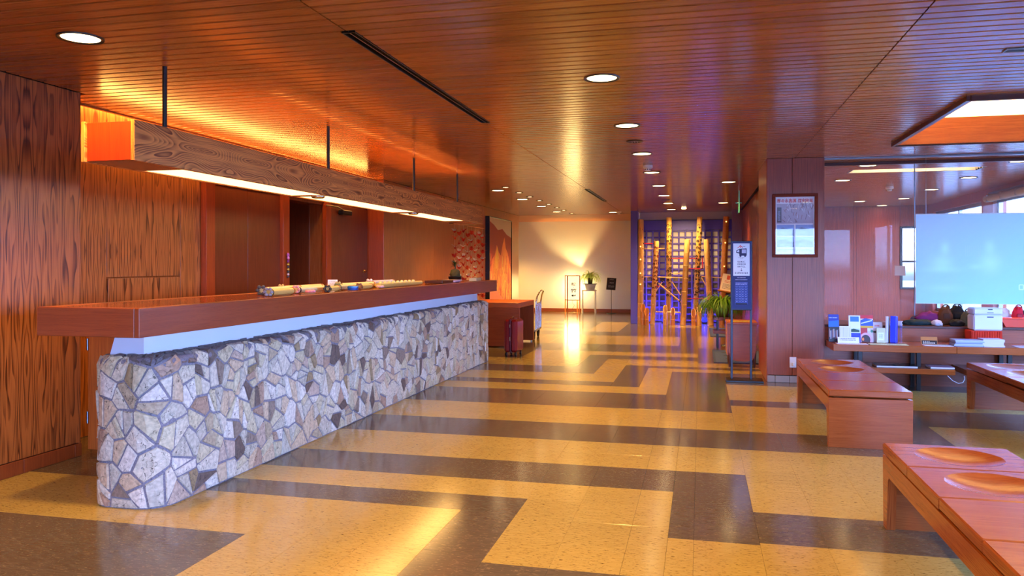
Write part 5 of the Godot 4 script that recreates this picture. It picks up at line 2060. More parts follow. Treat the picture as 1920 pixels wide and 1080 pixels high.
func right_side() -> void:
	# framed poster on the column
	var p := blank(192, 288, Color(0.90, 0.88, 0.92))
	p.fill_rect(Rect2i(6, 34, 180, 100), Color(0.66, 0.62, 0.70))
	var pr := RandomNumberGenerator.new()
	pr.seed = 3
	for k in 46:
		var a := Vector2(pr.randf_range(40, 180), pr.randf_range(40, 130))
		stroke(p, a, a + Vector2(pr.randf_range(-14, 14), pr.randf_range(-26, -6)), pr.randf_range(0.8, 1.8), [Color(0.86, 0.86, 0.94), Color(0.35, 0.30, 0.42), Color(0.52, 0.36, 0.40)][k % 3])
	p.fill_rect(Rect2i(8, 52, 22, 76), Color(0.07, 0.09, 0.22))
	small_print(p, Rect2i(14, 72, 10, 52), 8, Color(0.8, 0.82, 0.95), 5)
	for q in [[8, 140, 84, 56], [100, 140, 86, 56], [8, 200, 84, 52], [100, 200, 86, 52]]:
		var r := Rect2i(q[0], q[1], q[2], q[3])
		p.fill_rect(r, Color(0.50, 0.62, 0.86))
		var x0 := float(q[0])
		var y0 := float(q[1])
		area(p, pv([x0, y0 + 22, x0 + 30, y0 + 14, x0 + q[2], y0 + 26, x0 + q[2], y0 + 40, x0, y0 + 36]), Color(0.16, 0.22, 0.32))
		area(p, pv([x0, y0 + 34, x0 + q[2], y0 + 30, x0 + q[2], y0 + q[3], x0, y0 + q[3]]), Color(0.30, 0.36, 0.50))
		for k in 3:
			stroke(p, Vector2(x0 + 14 + 20 * k, y0 + q[3] - 1), Vector2(x0 + 22 + 6 * k, y0 + 34), 1.0, Color(0.80, 0.84, 0.92))
	for s in [["瀬", 8], ["の", 28], ["本", 46], ["高", 66], ["原", 86], ["歴", 112], ["史", 130], ["街", 148], ["道", 167]]:
		glyph(p, s[0], Vector2(s[1], 10), Vector2(17, 18), 1.5, Color(0.78, 0.08, 0.12))
	small_print(p, Rect2i(10, 262, 170, 14), 2, Color(0.35, 0.38, 0.5), 9)
	var t := thing("framed_poster", "framed travel poster with red title under glass on the wooden column", "poster", Vector3(1.005, 1.72, -9.05))
	var fw := mat(Color(0.62, 0.40, 0.36), 0.5, (M.top as StandardMaterial3D).albedo_texture, Vector2(2, 0.45), 0.3)
	var hw := 0.236
	var hh := 0.348
	for s in [[0.0, hh - 0.017, 2 * hw, 0.034], [0.0, -hh + 0.017, 2 * hw, 0.034]]:
		var f := rmb(0)
		f.box(Vector3(s[0], s[1], 0.014), Vector3(s[2], s[3], 0.028), 0.004)
		obj("frame_rail", f, fw, t)
	for s in [-1, 1]:
		var f := rmb(1)
		f.box(Vector3(s * (hw - 0.017), 0, 0.014), Vector3(0.034, 2 * hh - 0.068, 0.028), 0.004)
		obj("frame_stile", f, fw, t)
	var b := mb()
	var iw := hw - 0.034
	var ih := hh - 0.034
	b.print_quad(Vector3(-iw, -ih, 0.006), Vector3(iw, -ih, 0.006), Vector3(iw, ih, 0.006), Vector3(-iw, ih, 0.006), Vector3.BACK)
	obj("print", b, pmat(p, 0.5), t)
	b = mb()
	b.box(Vector3(0, 0, 0.014), Vector3(2 * iw, 2 * ih, 0.003))
	obj("pane", b, M.poster_glass, t)
	# bus sign on two posts
	p = blank(128, 448, Color(0.10, 0.17, 0.40))
	p.fill_rect(Rect2i(10, 10, 108, 216), Color(0.80, 0.88, 0.95))
	var inkb := Color(0.12, 0.16, 0.36)
	for s in [[40, 40, 50, 32], [50, 32, 58, 22], [58, 22, 56, 38], [56, 38, 66, 30], [66, 30, 70, 38]]:
		stroke(p, Vector2(s[0], s[1]), Vector2(s[2], s[3]), 1.6, Color(0.82, 0.12, 0.18))
	small_print(p, Rect2i(74, 30, 18, 7), 1, inkb, 2)
	area(p, pv([30, 58, 52, 46, 98, 44, 98, 92, 50, 92, 50, 78, 30, 72]), inkb)
	p.fill_rect(Rect2i(66, 50, 28, 26), Color(0.66, 0.72, 0.86))
	area(p, pv([34, 60, 50, 52, 50, 70, 34, 68]), Color(0.74, 0.8, 0.9))
	stroke(p, Vector2(58, 94), Vector2(58, 94.5), 6, inkb)
	stroke(p, Vector2(88, 94), Vector2(88, 94.5), 6, inkb)
	small_print(p, Rect2i(42, 104, 44, 5), 1, inkb, 3)
	small_print(p, Rect2i(54, 112, 20, 5), 1, inkb, 4)
	words(p, "SANAI", Vector2(38, 128), Vector2(9, 9), 2, 0.9, inkb)
	words(p, "KOGEN", Vector2(38, 144), Vector2(9, 9), 2, 0.9, inkb)
	words(p, "HOTEL", Vector2(38, 160), Vector2(9, 9), 2, 0.9, inkb)
	glyph(p, "↓", Vector2(56, 176), Vector2(16, 18), 1.2, inkb)
	words(p, "KUROKAWA", Vector2(21, 202), Vector2(9, 10), 2, 0.9, inkb)
	small_print(p, Rect2i(38, 236, 52, 9), 1, Color(0.9, 0.92, 1), 7)
	small_print(p, Rect2i(24, 250, 80, 8), 1, Color(0.8, 0.85, 1), 8)
	p.fill_rect(Rect2i(22, 266, 84, 152), Color(0.14, 0.24, 0.55))
	small_print(p, Rect2i(26, 272, 76, 18), 2, Color(0.75, 0.8, 1), 10)
	for k in 8:
		p.fill_rect(Rect2i(22, 294 + 16 * k, 84, 1), Color(0.45, 0.55, 0.85))
		if k < 7:
			for m in 4:
				small_print(p, Rect2i(28 + 20 * m, 299 + 16 * k, 13, 7), 1, Color(0.72, 0.78, 1), 20 + k * 4 + m)
	p.fill_rect(Rect2i(63, 294, 1, 112), Color(0.45, 0.55, 0.85))
	p.fill_rect(Rect2i(26, 408, 76, 9), Color(0.02, 0.02, 0.05))
	t = thing("bus_sign_stand", "tall navy bus sign on two black posts, standing left of the wooden column", "sign", Vector3(0.443, 0, -9.06))
	b = mb()
	b.box(Vector3(0.03, 0.011, 0.0), Vector3(0.40, 0.022, 0.26), 0.004)
	obj("base", b, M.black, t)
	for s in [-1, 1]:
		b = mb()
		b.span(Vector3(s * 0.103 - 0.012, 0.022, -0.014), Vector3(s * 0.103 + 0.012, 1.5, 0.014), 0.003)
		obj("post", b, M.navy, t)
	b = mb()
	b.box(Vector3(0, 1.172, 0.026), Vector3(0.232, 0.768, 0.022), 0.005)
	obj("board", b, M.navy, t)
	b = mb()
	b.print_quad(Vector3(-0.104, 0.8, 0.0378), Vector3(0.104, 0.8, 0.0378), Vector3(0.104, 1.545, 0.0378), Vector3(-0.104, 1.545, 0.0378), Vector3.BACK)
	obj("print", b, pmat(p, 0.6), t)
	# low menu table behind it
	t = thing("menu_table", "low wooden side table with a curved apron behind the navy bus sign", "table", Vector3(0.51, 0, -10.46))
	b = rmb(0)
	b.box(Vector3(0, 0.555, 0), Vector3(0.38, 0.03, 0.52), 0.006)
	obj("top", b, M.orange_wood, t)
	b = rmb(0)
	b.prism(PackedVector2Array([Vector2(-0.175, 0.54), Vector2(-0.165, 0.2), Vector2(-0.13, 0.1), Vector2(-0.06, 0.08), Vector2(0.06, 0.08), Vector2(0.13, 0.1), Vector2(0.165, 0.2), Vector2(0.175, 0.54)]), 0.22, 0.245)
	obj("apron", b, M.bench, t)
	b = rmb(2)
	b.span(Vector3(-0.185, 0.15, -0.24), Vector3(-0.165, 0.54, 0.219), 0.003)
	obj("side_panel", b, M.orange_wood, t)
	for s in [[-0.15, 0.2], [0.15, 0.2], [-0.15, -0.2], [0.15, -0.2]]:
		b = mb()
		b.lathe([Vector2(0, 0), Vector2(0.012, 0), Vector2(0.02, 0.14), Vector2(0.02, 0.5), Vector2(0, 0.5)], 14, Vector3(s[0], 0, s[1]))
		obj("leg", b, M.dark_panel, t)
	t = thing("menu_sheet", "yellow printed menu sheet lying on the low table behind the bus sign", "menu", Vector3(0.50, 0.572, -10.36), 0.15)
	p = blank(64, 48, Color(0.86, 0.80, 0.36))
	small_print(p, Rect2i(6, 6, 50, 34), 6, Color(0.45, 0.4, 0.12), 3)
	b = mb()
	b.span(Vector3(-0.13, 0, -0.1), Vector3(0.13, 0.0015, 0.1))
	obj("sheet", b, mat(Color(0.86, 0.8, 0.36), 0.5), t)
	b = mb()
	b.print_quad(Vector3(-0.129, 0.002, 0.099), Vector3(0.129, 0.002, 0.099), Vector3(0.129, 0.002, -0.099), Vector3(-0.129, 0.002, -0.099), Vector3.UP)
	obj("print", b, pmat(p), t)
	# fern-like plant on a plank stand
	t = thing("plank_stand", "small red-brown plank stand on black legs holding the drooping green plant", "plant stand", Vector3(0.36, 0, -12.62))
	for y in [0.25, 0.455]:
		b = rmb(0)
		b.box(Vector3(0, y, 0), Vector3(0.34, 0.05, 0.28), 0.005)
		obj("shelf", b, M.bench, t)
	for s in [[-0.1, 0.1], [-0.1, -0.1], [0.1, 0.1], [0.1, -0.1]]:
		for y in [[0.0, 0.225], [0.275, 0.43]]:
			b = mb()
			b.span(Vector3(s[0] - 0.016, y[0], s[1] - 0.016), Vector3(s[0] + 0.016, y[1], s[1] + 0.016), 0.002)
			obj("leg", b, M.black, t)
	t = thing("drooping_plant", "bushy green plant with long drooping blades beside the bus sign", "plant", Vector3(0.33, 0.48, -12.6))
	b = mb()
	b.lathe([Vector2(0, 0), Vector2(0.08, 0), Vector2(0.11, 0.13), Vector2(0.105, 0.16), Vector2(0.095, 0.15), Vector2(0, 0.14)], 22)
	obj("pot", b, M.dark_panel, t)
	b = mb()
	for k in 300:
		var a := rng.randf() * TAU
		b.blade(Vector3(cos(a) * 0.06, 0.13, sin(a) * 0.06), Vector3(cos(a), 0, sin(a)), rng.randf_range(0.9, 1.5), rng.randf_range(0.36, 0.68), rng.randf_range(2.8, 4.2), 0.010, 8)
	obj("foliage", b, M.leaf, t).set_meta("kind", "stuff")
	t = thing("easel_board", "small tilted menu board with red heading above the drooping green plant", "sign", Vector3(0.41, 0.86, -12.85))
	p = blank(96, 112, Color(0.93, 0.88, 0.80))
	p.fill_rect(Rect2i(30, 8, 44, 28), Color(0.80, 0.14, 0.16))
	p.fill_rect(Rect2i(50, 8, 4, 28), Color(0.93, 0.88, 0.80))
	small_print(p, Rect2i(20, 44, 56, 16), 2, Color(0.78, 0.18, 0.2), 12)
	small_print(p, Rect2i(12, 66, 72, 36), 5, Color(0.2, 0.16, 0.16), 13)
	var lx := Transform3D(Basis(Vector3.RIGHT, -0.35) * Basis(Vector3.BACK, -0.2), Vector3.ZERO)
	b = mb()
	b.x = lx
	b.box(Vector3(0, 0.15, -0.006), Vector3(0.24, 0.30, 0.01), 0.002)
	var eb := obj("board", b, M.gate, t)
	b = mb()
	b.x = lx
	b.print_quad(Vector3(-0.115, 0.006, 0.0005), Vector3(0.115, 0.006, 0.0005), Vector3(0.115, 0.294, 0.0005), Vector3(-0.115, 0.294, 0.0005), Vector3.BACK)
	obj("print", b, pmat(p), eb)
	b = rmb(0)
	b.x = lx
	b.box(Vector3(0, -0.008, 0.015), Vector3(0.28, 0.018, 0.05), 0.003)
	obj("ledge", b, M.gate, t)
	b = mb()
	b.tube([Vector3(0.02, 0.1, -0.07), Vector3(0.02, -0.86, -0.1)], 0.009)
	b.lathe([Vector2(0, 0.0), Vector2(0.11, 0.0), Vector2(0.1, 0.012), Vector2(0, 0.014)], 22, Vector3(0.02, -0.86, -0.1))
	obj("pole", b, M.black, t)
	# mats
	p = blank(64, 96, Color(0.22, 0.31, 0.62))
	for y in 96:
		for x in 64:
			if (x + y * 3) % 5 == 0:
				p.set_pixel(x, y, Color(0.26, 0.36, 0.68))
	for s in [[12, 20, 50, 26], [20, 34, 44, 30], [14, 44, 52, 40], [30, 52, 36, 66], [16, 70, 48, 74], [22, 60, 28, 82], [40, 58, 46, 84]]:
		stroke(p, Vector2(s[0], s[1]), Vector2(s[2], s[3]), 2.2, Color(0.07, 0.10, 0.24))
	for s in [["blue floor mat with dark brush marks, nearer one beside the bus sign", Vector3(0.515, 0, -11.4), 1.5], ["blue floor mat with dark brush marks, farther one by the bamboo poles", Vector3(0.515, 0, -15.4), 1.9]]:
		t = thing("floor_mat", s[0], "mat", s[1], 0.0, "blue mats by the hall wall")
		b = mb()
		b.box(Vector3(0, 0.005, 0), Vector3(0.68, 0.009, s[2]), 0.003)
		obj("body", b, mat(Color(0.18, 0.26, 0.54), 0.8), t)
		b = mb()
		var hz: float = s[2] / 2 - 0.03
		b.print_quad(Vector3(-0.31, 0.0098, hz), Vector3(0.31, 0.0098, hz), Vector3(0.31, 0.0098, -hz), Vector3(-0.31, 0.0098, -hz), Vector3.UP)
		obj("pile", b, pmat(p, 0.85), t)
	# edge-on clear sign hung from the ceiling
	t = thing("hanging_sign", "clear cyan-edged sign plate hung edge-on from the hall ceiling before the bamboo", "sign", Vector3(0.545, 2.04, -11.9))
	var cy := mat(Color(0.35, 0.85, 0.86), 0.1)
	b = mb()
	b.box(Vector3(0, 0.16, 0), Vector3(0.012, 0.32, 0.3), 0.002)
	obj("plate", b, cy, t)
	b = mb()
	b.box(Vector3(0, 0.15, 0.02), Vector3(0.09, 0.012, 0.02), 0.002)
	obj("clamp", b, cy, t)
	for s in [-0.1, 0.1]:
		b = mb()
		b.tube([Vector3(0, 0.318, s), Vector3(0, CH - 2.04 + 0.005, s)], 0.0025, -1.0, 6)
		obj("wire", b, M.steel, t)
	t = thing("power_outlet", "small white power outlet low on the column behind the middle bench", "outlet", Vector3(0.985, 0.225, -9.05))
	b = mb()
	b.box(Vector3(0, 0, 0.004), Vector3(0.07, 0.115, 0.008), 0.003)
	obj("plate", b, M.white, t)
	b = mb()
	b.box(Vector3(0.005, -0.02, 0.02), Vector3(0.03, 0.04, 0.026), 0.005)
	obj("plug", b, M.white, t)


# ---------------------------------------------------------------- lounge: glass, shelf, screen
func brochure(called: String, label: String, x: float, z: float, w: float, h: float, im: Image, edge: Color, lean := 0.12, th := 0.012) -> void:
	var t := thing(called, label, "brochure" if called != "book" else "book", Vector3(x, 0.476, z))
	printed(t, w, h, th, im, edge, lean)


func lounge() -> void:
	# the glass wall, its head rail and the ledge it stands on
	var w := place("window_lounge")
	var b := mb(0)
	b.span(Vector3(1.31, CH - 0.035, -9.66), Vector3(4.36, CH, -9.58), 0.003)
	obj("frame", b, M.dark_panel, w)
	b = mb(0)
	b.span(Vector3(1.31, CH - 0.02, -9.2), Vector3(4.36, CH, -9.15), 0.003)
	obj("ceiling_trim", b, M.steel, w)
	for s in [[1.312, 2.337], [2.347, 3.45], [3.46, 4.356]]:
		b = mb()
		b.span(Vector3(s[0], 0.64, -9.625), Vector3(s[1], CH - 0.03, -9.615))
		obj("pane", b, M.glass, w)
	for x in [2.342, 3.455]:
		b = mb()
		b.span(Vector3(x - 0.005, 0.64, -9.628), Vector3(x + 0.005, CH - 0.03, -9.612), 0.002)
		obj("joint", b, mat(Color(0.6, 0.72, 0.86), 0.3), w)
	b = mb(0)
	b.span(Vector3(1.31, 0.615, -9.9), Vector3(4.36, 0.64, -9.125), 0.003)
	obj("sill", b, M.dark_panel, w)
	b = mb(0)
	b.span(Vector3(1.31, 0.0, -9.2), Vector3(4.36, 0.614, -9.15))
	obj("dwarf_wall", b, M.top, w)
	# the brochure shelf
	var t := thing("brochure_shelf", "long low wooden shelf with two levels along the foot of the glass wall", "shelf", Vector3(1.33, 0, -8.85))
	for s in [[0.0, 1.15], [1.152, 2.98]]:
		b = rmb(0)
		b.span(Vector3(s[0], 0.405, -0.29), Vector3(s[1], 0.475, 0.24), 0.004)
		obj("top_board", b, M.bench, t)
		b = rmb(0)
		b.span(Vector3(s[0] + 0.1, 0.185, -0.29), Vector3(s[1], 0.24, 0.2), 0.004)
		obj("lower_board", b, M.bench, t)
	for x in [0.3, 0.86, 1.7, 2.5]:
		for z in [0.0, -0.24]:
			b = mb()
			b.span(Vector3(x - 0.02, 0, z - 0.02), Vector3(x + 0.02, 0.185, z + 0.02), 0.002)
			b.span(Vector3(x - 0.02, 0.24, z - 0.02), Vector3(x + 0.02, 0.405, z + 0.02), 0.002)
			obj("leg", b, M.black, t)
	# brochures
	var im := blank(48, 96, Color(0.05, 0.16, 0.62))
	area(im, pv([0, 24, 48, 20, 48, 44, 0, 44]), Color(0.08, 0.42, 0.86))
	small_print(im, Rect2i(2, 10, 40, 6), 1, Color(0.95, 0.95, 1), 2)
	im.fill_rect(Rect2i(0, 44, 48, 52), Color(0.10, 0.09, 0.14))
	for k in 9:
		im.fill_rect(Rect2i(3 + 5 * k, 50 + (k * 7) % 9, 3, 30), [Color(0.75, 0.5, 0.45), Color(0.85, 0.85, 0.9), Color(0.35, 0.25, 0.4)][k % 3])
	brochure("brochure", "tall brochure with bright blue top, at the left end of the shelf by the column", 1.38, -8.88, 0.105, 0.29, im, Color(0.2, 0.25, 0.5))
	im = blank(48, 64, Color(0.90, 0.90, 0.94))
	for k in 7:
		im.fill_rect(Rect2i(4 + 6 * k, 6, 1, 54), Color(0.66, 0.66, 0.78))
	brochure("leaflet", "white ruled leaflet second from the left on the shelf", 1.49, -8.86, 0.115, 0.17, im, Color(0.92, 0.9, 0.86))
	im = blank(48, 112, Color(0.93, 0.95, 0.97))
	im.fill_rect(Rect2i(6, 4, 36, 22), Color(0.2, 0.48, 0.84))
	im.fill_rect(Rect2i(6, 56, 38, 14), Color(0.10, 0.26, 0.16))
	area(im, pv([6, 60, 20, 56, 44, 62, 44, 56, 6, 56]), Color(0.7, 0.82, 0.9))
	im.fill_rect(Rect2i(0, 74, 48, 38), Color(0.16, 0.2, 0.66))
	brochure("brochure", "tall brochure, white above and dark blue below with a green landscape", 1.59, -8.9, 0.115, 0.28, im, Color(0.9, 0.92, 0.95))
	im = blank(56, 112, Color(0.86, 0.80, 0.84))
	im.fill_rect(Rect2i(0, 0, 56, 14), Color(0.84, 0.12, 0.2))
	area(im, pv([0, 22, 22, 12, 56, 20, 56, 44, 0, 44]), Color(0.15, 0.34, 0.7))
	stroke(im, Vector2(4, 34), Vector2(50, 22), 2.5, Color(0.85, 0.9, 0.96))
	im.fill_rect(Rect2i(0, 44, 56, 9), Color(0.88, 0.68, 0.18))
	im.fill_rect(Rect2i(0, 53, 30, 36), Color(0.76, 0.10, 0.14))
	stroke(im, Vector2(36, 60), Vector2(36, 60.5), 6, Color(0.9, 0.92, 0.86))
	stroke(im, Vector2(50, 66), Vector2(50, 66.5), 6, Color(0.2, 0.55, 0.45))
	stroke(im, Vector2(22, 100), Vector2(22, 101), 27, Color(0.92, 0.68, 0.76))
	stroke(im, Vector2(22, 102), Vector2(22, 103), 20, Color(0.22, 0.07, 0.08))
	stroke(im, Vector2(10, 98), Vector2(10, 102), 5, Color(0.95, 0.5, 0.15))
	brochure("brochure", "colourful brochure with red top and a pink arch, middle of the shelf row", 1.71, -8.9, 0.125, 0.285, im, Color(0.85, 0.3, 0.3))
	im = blank(48, 40, Color(0.80, 0.78, 0.80))
	small_print(im, Rect2i(14, 6, 26, 6), 1, Color(0.75, 0.3, 0.3), 3)
	im.fill_rect(Rect2i(0, 18, 48, 4), Color(0.16, 0.15, 0.17))
	brochure("leaflet", "grey boxed leaflet behind the cream booklet on the shelf", 1.815, -8.96, 0.115, 0.21, im, Color(0.75, 0.73, 0.74), 0.05)
	im = blank(48, 64, Color(0.80, 0.80, 0.62))
	im.fill_rect(Rect2i(8, 20, 32, 34), Color(0.90, 0.93, 0.92))
	small_print(im, Rect2i(12, 26, 24, 22), 4, Color(0.55, 0.6, 0.66), 8)
	brochure("booklet", "pale cream booklet standing left of the thick blue book", 1.84, -8.87, 0.085, 0.155, im, Color(0.82, 0.8, 0.66))
	t = thing("book", "thick upright book with a bright blue spine beside the white ones", "book", Vector3(1.94, 0.476, -8.9), -0.35)
	b = mb()
	b.x = Transform3D(Basis(Vector3.RIGHT, -0.08), Vector3.ZERO)
	b.box(Vector3(0.02, 0.14, -0.06), Vector3(0.055, 0.28, 0.13), 0.004)
	obj("cover", b, mat(Color(0.16, 0.24, 0.86), 0.4), t)
	t = thing("folder", "white upright folder leaning against the thick blue book", "folder", Vector3(1.895, 0.476, -8.89), -0.35)
	b = mb()
	b.x = Transform3D(Basis(Vector3.RIGHT, -0.08), Vector3.ZERO)
	b.box(Vector3(0, 0.138, -0.06), Vector3(0.022, 0.276, 0.13), 0.002)
	obj("cover", b, M.white, t)
	t = thing("brochure_holder", "clear acrylic brochure holder right of the thick blue book", "holder", Vector3(2.035, 0.476, -8.94))
	b = mb()
	b.box(Vector3(0.01, 0.11, 0.0), Vector3(0.004, 0.22, 0.1))
	b.box(Vector3(0.02, 0.003, 0.0), Vector3(0.05, 0.005, 0.1))
	obj("shell", b, M.glass, t)
	im = blank(80, 32, Color(0.93, 0.93, 0.96))
	small_print(im, Rect2i(8, 6, 60, 16), 2, Color(0.4, 0.42, 0.55), 3)
	brochure("name_card", "white folded card with grey print at the front left of the shelf", 1.50, -8.74, 0.21, 0.065, im, Color(0.9, 0.9, 0.92), 0.3, 0.003)
	for s in [["white paper sheet lying at the left end of the shelf top", 1.52, -8.68, 0.3, 0.11, Color(0.92, 0.9, 0.93)], ["pale green printed sheet lying on the shelf before the books", 1.87, -8.7, 0.36, 0.15, Color(0.80, 0.86, 0.70)], ["white sheet lying under the brown tent card", 2.33, -8.7, 0.26, 0.16, Color(0.92, 0.92, 0.95)], ["loose white papers lying at the right end of the shelf", 3.2, -8.76, 0.3, 0.2, Color(0.86, 0.84, 0.9)]]:
		t = thing("paper_sheet", s[0], "paper", Vector3(s[1], 0.476, s[2]), rng.randf_range(-0.05, 0.05))
		b = mb()
		sheet(b, s[3], s[4], 0.003)
		obj("sheet", b, mat(s[5], 0.6), t)
		im = blank(64, 40, s[5])
		small_print(im, Rect2i(6, 6, 50, 28), 4, (s[5] as Color).darkened(0.4), 5)
		b = mb()
		b.print_quad(Vector3(-s[3] / 2, 0.0034, s[4] / 2), Vector3(s[3] / 2, 0.0034, s[4] / 2), Vector3(s[3] / 2, 0.0034, -s[4] / 2), Vector3(-s[3] / 2, 0.0034, -s[4] / 2), Vector3.UP)
		obj("print", b, pmat(im), t)
	im = blank(64, 40, Color(0.72, 0.46, 0.24))
	im.fill_rect(Rect2i(2, 18, 60, 19), Color(0.16, 0.12, 0.11))
	for k in 6:
		im.fill_rect(Rect2i(8 + 8 * k, 28, 5, 6), Color(0.85, 0.82, 0.78))
		if k < 4:
			im.fill_rect(Rect2i(8 + 7 * k, 21, 4, 4), Color(0.85, 0.82, 0.78))
	brochure("tent_card", "brown tent card with a black lettered band on the shelf", 2.27, -8.75, 0.155, 0.085, im, Color(0.7, 0.45, 0.24), 0.35, 0.004)
	for s in [["grey-blue stack right of the tent card", 2.61, 5, 0.26], ["white stack before the red cube", 2.83, 6, 0.19]]:
		var n: int = s[1 + 1]
		for k in n:
			t = thing("magazine", ("%s magazine from the top of the %s" % [ORD[n - 1 - k], s[0]]), "magazine", Vector3(s[1] + rng.randf_range(-0.006, 0.006), 0.476 + 0.0125 * k, -8.76), rng.randf_range(-0.06, 0.06), s[0])
			b = mb()
			b.box(Vector3(0, 0.006, 0), Vector3(s[3], 0.0118, 0.19), 0.001)
			obj("cover", b, mat([Color(0.62, 0.68, 0.82), Color(0.72, 0.76, 0.86), Color(0.50, 0.56, 0.72)][k % 3] if s[1] < 2.7 else Color(0.84, 0.82, 0.90), 0.4), t)
	for s in [["dark magazine lying on the lower shelf, left one behind the bench", 1.86, 0.2, Color(0.16, 0.15, 0.2)], ["black-covered magazine with white edge on the lower shelf", 2.04, 0.22, Color(0.10, 0.11, 0.13)], ["pinkish booklet lying alone at the right of the lower shelf", 2.38, 0.22, Color(0.66, 0.56, 0.66)]]:
		t = thing("magazine", s[0], "magazine", Vector3(s[1], 0.241, -8.8), rng.randf_range(-0.1, 0.1))
		b = mb()
		b.box(Vector3(0, 0.008, 0), Vector3(s[2], 0.015, 0.2), 0.001)
		obj("pages", b, M.white, t)
		b = mb()
		b.box(Vector3(0, 0.0165, 0), Vector3(s[2], 0.002, 0.2))
		obj("cover", b, mat(s[3], 0.25), t)
	t = thing("loose_cable", "thin white cable looping below the lower shelf", "cable", Vector3(2.5, 0.0, -8.62))
	b = mb()
	b.tube([Vector3(-0.1, 0.185, 0.0), Vector3(-0.06, 0.14, 0.02), Vector3(-0.01, 0.115, 0.03), Vector3(0.03, 0.125, 0.03), Vector3(0.05, 0.16, 0.02), Vector3(0.05, 0.185, 0.0)], 0.003, -1.0, 6)
	obj("cord", b, M.white, t)
	# red stool block with the white box
	t = thing("red_cube_stool", "red-orange cube with ribbed fabric sides standing on the shelf under the white box", "stool", Vector3(2.84, 0.476, -9.0))
	b = mb()
	b.box(Vector3(0, 0.07, 0), Vector3(0.29, 0.14, 0.2), 0.006)
	var fab := mat(Color(0.78, 0.16, 0.05), 0.9)
	obj("body", b, fab, t)
	for k in 12:
		b = mb()
		b.box(Vector3(-0.127 + 0.023 * k, 0.07, 0.101), Vector3(0.012, 0.132, 0.006), 0.002)
		obj("rib", b, fab, t)
	t = thing("white_box", "white moulded box with a handle slot, standing on the red cube", "box", Vector3(2.86, 0.617, -9.02))
	b = mb()
	b.box(Vector3(0, 0.08, 0), Vector3(0.27, 0.16, 0.2), 0.014)
	obj("body", b, M.paint, t)
	b = mb()
	b.box(Vector3(0, 0.197, 0), Vector3(0.272, 0.07, 0.202), 0.014)
	obj("lid", b, M.paint, t)
	b = mb()
	b.box(Vector3(0.02, 0.218, 0.1), Vector3(0.045, 0.012, 0.004), 0.002)
	obj("handle_slot", b, M.black, t)
	b = mb()
	b.box(Vector3(0.02, 0.185, 0.1015), Vector3(0.06, 0.006, 0.001))
	b.box(Vector3(0.02, 0.14, 0.1005), Vector3(0.06, 0.014, 0.001))
	obj("marking", b, mat(Color(0.3, 0.33, 0.45), 0.5), t)
	# bags and clothes heaped on the sill behind the glass
	var heap := [
		["jacket", "dark green folded jacket at the left end of the heap on the sill", 2.30, -9.28, 0.16, 0.04, Color(0.05, 0.16, 0.16)], ["scarf", "pink and violet scarf heaped behind the dark green jacket", 2.44, -9.44, 0.13, 0.085, Color(0.50, 0.12, 0.42)],
		["shirt", "blue checked shirt heaped behind the white cap", 2.36, -9.50, 0.09, 0.06, Color(0.16, 0.24, 0.50)], ["cap", "small white cap in front of the brown bag", 2.47, -9.24, 0.055, 0.04, Color(0.85, 0.84, 0.9)],
		["bag", "brown leather bag standing in the heap left of the white box", 2.60, -9.42, 0.075, 0.125, Color(0.40, 0.22, 0.09)], ["bag", "black rucksack standing right of the brown bag", 2.73, -9.48, 0.085, 0.13, Color(0.05, 0.05, 0.07)],
		["bag", "olive grey bag half hidden by the white box", 2.80, -9.34, 0.07, 0.1, Color(0.36, 0.36, 0.28)], ["glove", "black lumpy gloves lying in front of the olive bag", 2.66, -9.24, 0.075, 0.045, Color(0.05, 0.05, 0.06)],
		["shirt", "white striped shirt heaped right of the white box", 3.14, -9.5, 0.15, 0.12, Color(0.80, 0.82, 0.90)], ["bag", "pink-red flowered bag on the heap at the right", 3.31, -9.43, 0.06, 0.13, Color(0.84, 0.10, 0.22)],
		["jacket", "black jacket lying behind the orange tray", 3.46, -9.52, 0.14, 0.11, Color(0.05, 0.06, 0.09)], ["towel", "pale blue towel on the heap at the right edge", 3.54, -9.38, 0.09, 0.1, Color(0.45, 0.72, 0.88)],
	]
	var k := 0
	for s in heap:
		t = thing(s[0], s[1], s[0], Vector3(s[2], 0.64, s[3]))
		b = mb()
		b.lump(Vector3(0, s[5] * 0.55, 0), Vector3(s[4], s[5], 0.055), 40 + k, 0.16, 1.8)
		obj("body", b, mat(s[6], 0.75), t)
		if s[0] == "bag" and s[5] > 0.08:
			b = mb()
			var hp: Array = []
			for q in 9:
				var a := PI * q / 8.0
				hp.append(Vector3(cos(a) * s[4] * 0.5, s[5] * 1.45 + sin(a) * 0.035, 0.02))
			b.tube(hp, 0.006, -1.0, 8)
			obj("handle", b, mat((s[6] as Color).darkened(0.3), 0.5), t)
			b = mb()
			b.box(Vector3(0, s[5] * 0.75, 0.05), Vector3(s[4] * 0.9, s[5] * 0.5, 0.02), 0.006)
			obj("pocket", b, mat((s[6] as Color).darkened(0.25), 0.6), t)
		k += 1
	t = thing("orange_tray", "bright orange plastic tray on the sill right of the white box", "tray", Vector3(3.28, 0.64, -9.26))
	b = mb()
	b.prism(PackedVector2Array([Vector2(-0.17, 0), Vector2(0.17, 0), Vector2(0.21, 0.075), Vector2(0.225, 0.085), Vector2(0.215, 0.095), Vector2(-0.215, 0.095), Vector2(-0.225, 0.085), Vector2(-0.21, 0.075)]), -0.08, 0.08)
	obj("shell", b, mat(Color(0.90, 0.24, 0.05), 0.35), t)
	b = mb()
	b.span(Vector3(-0.22, 0.08, 0.081), Vector3(0.22, 0.096, 0.09), 0.003)
	obj("rim", b, mat(Color(0.90, 0.24, 0.05), 0.3), t)
	# projection screen hung before the glass
	im = blank(256, 192, Color(0.52, 0.70, 0.94))
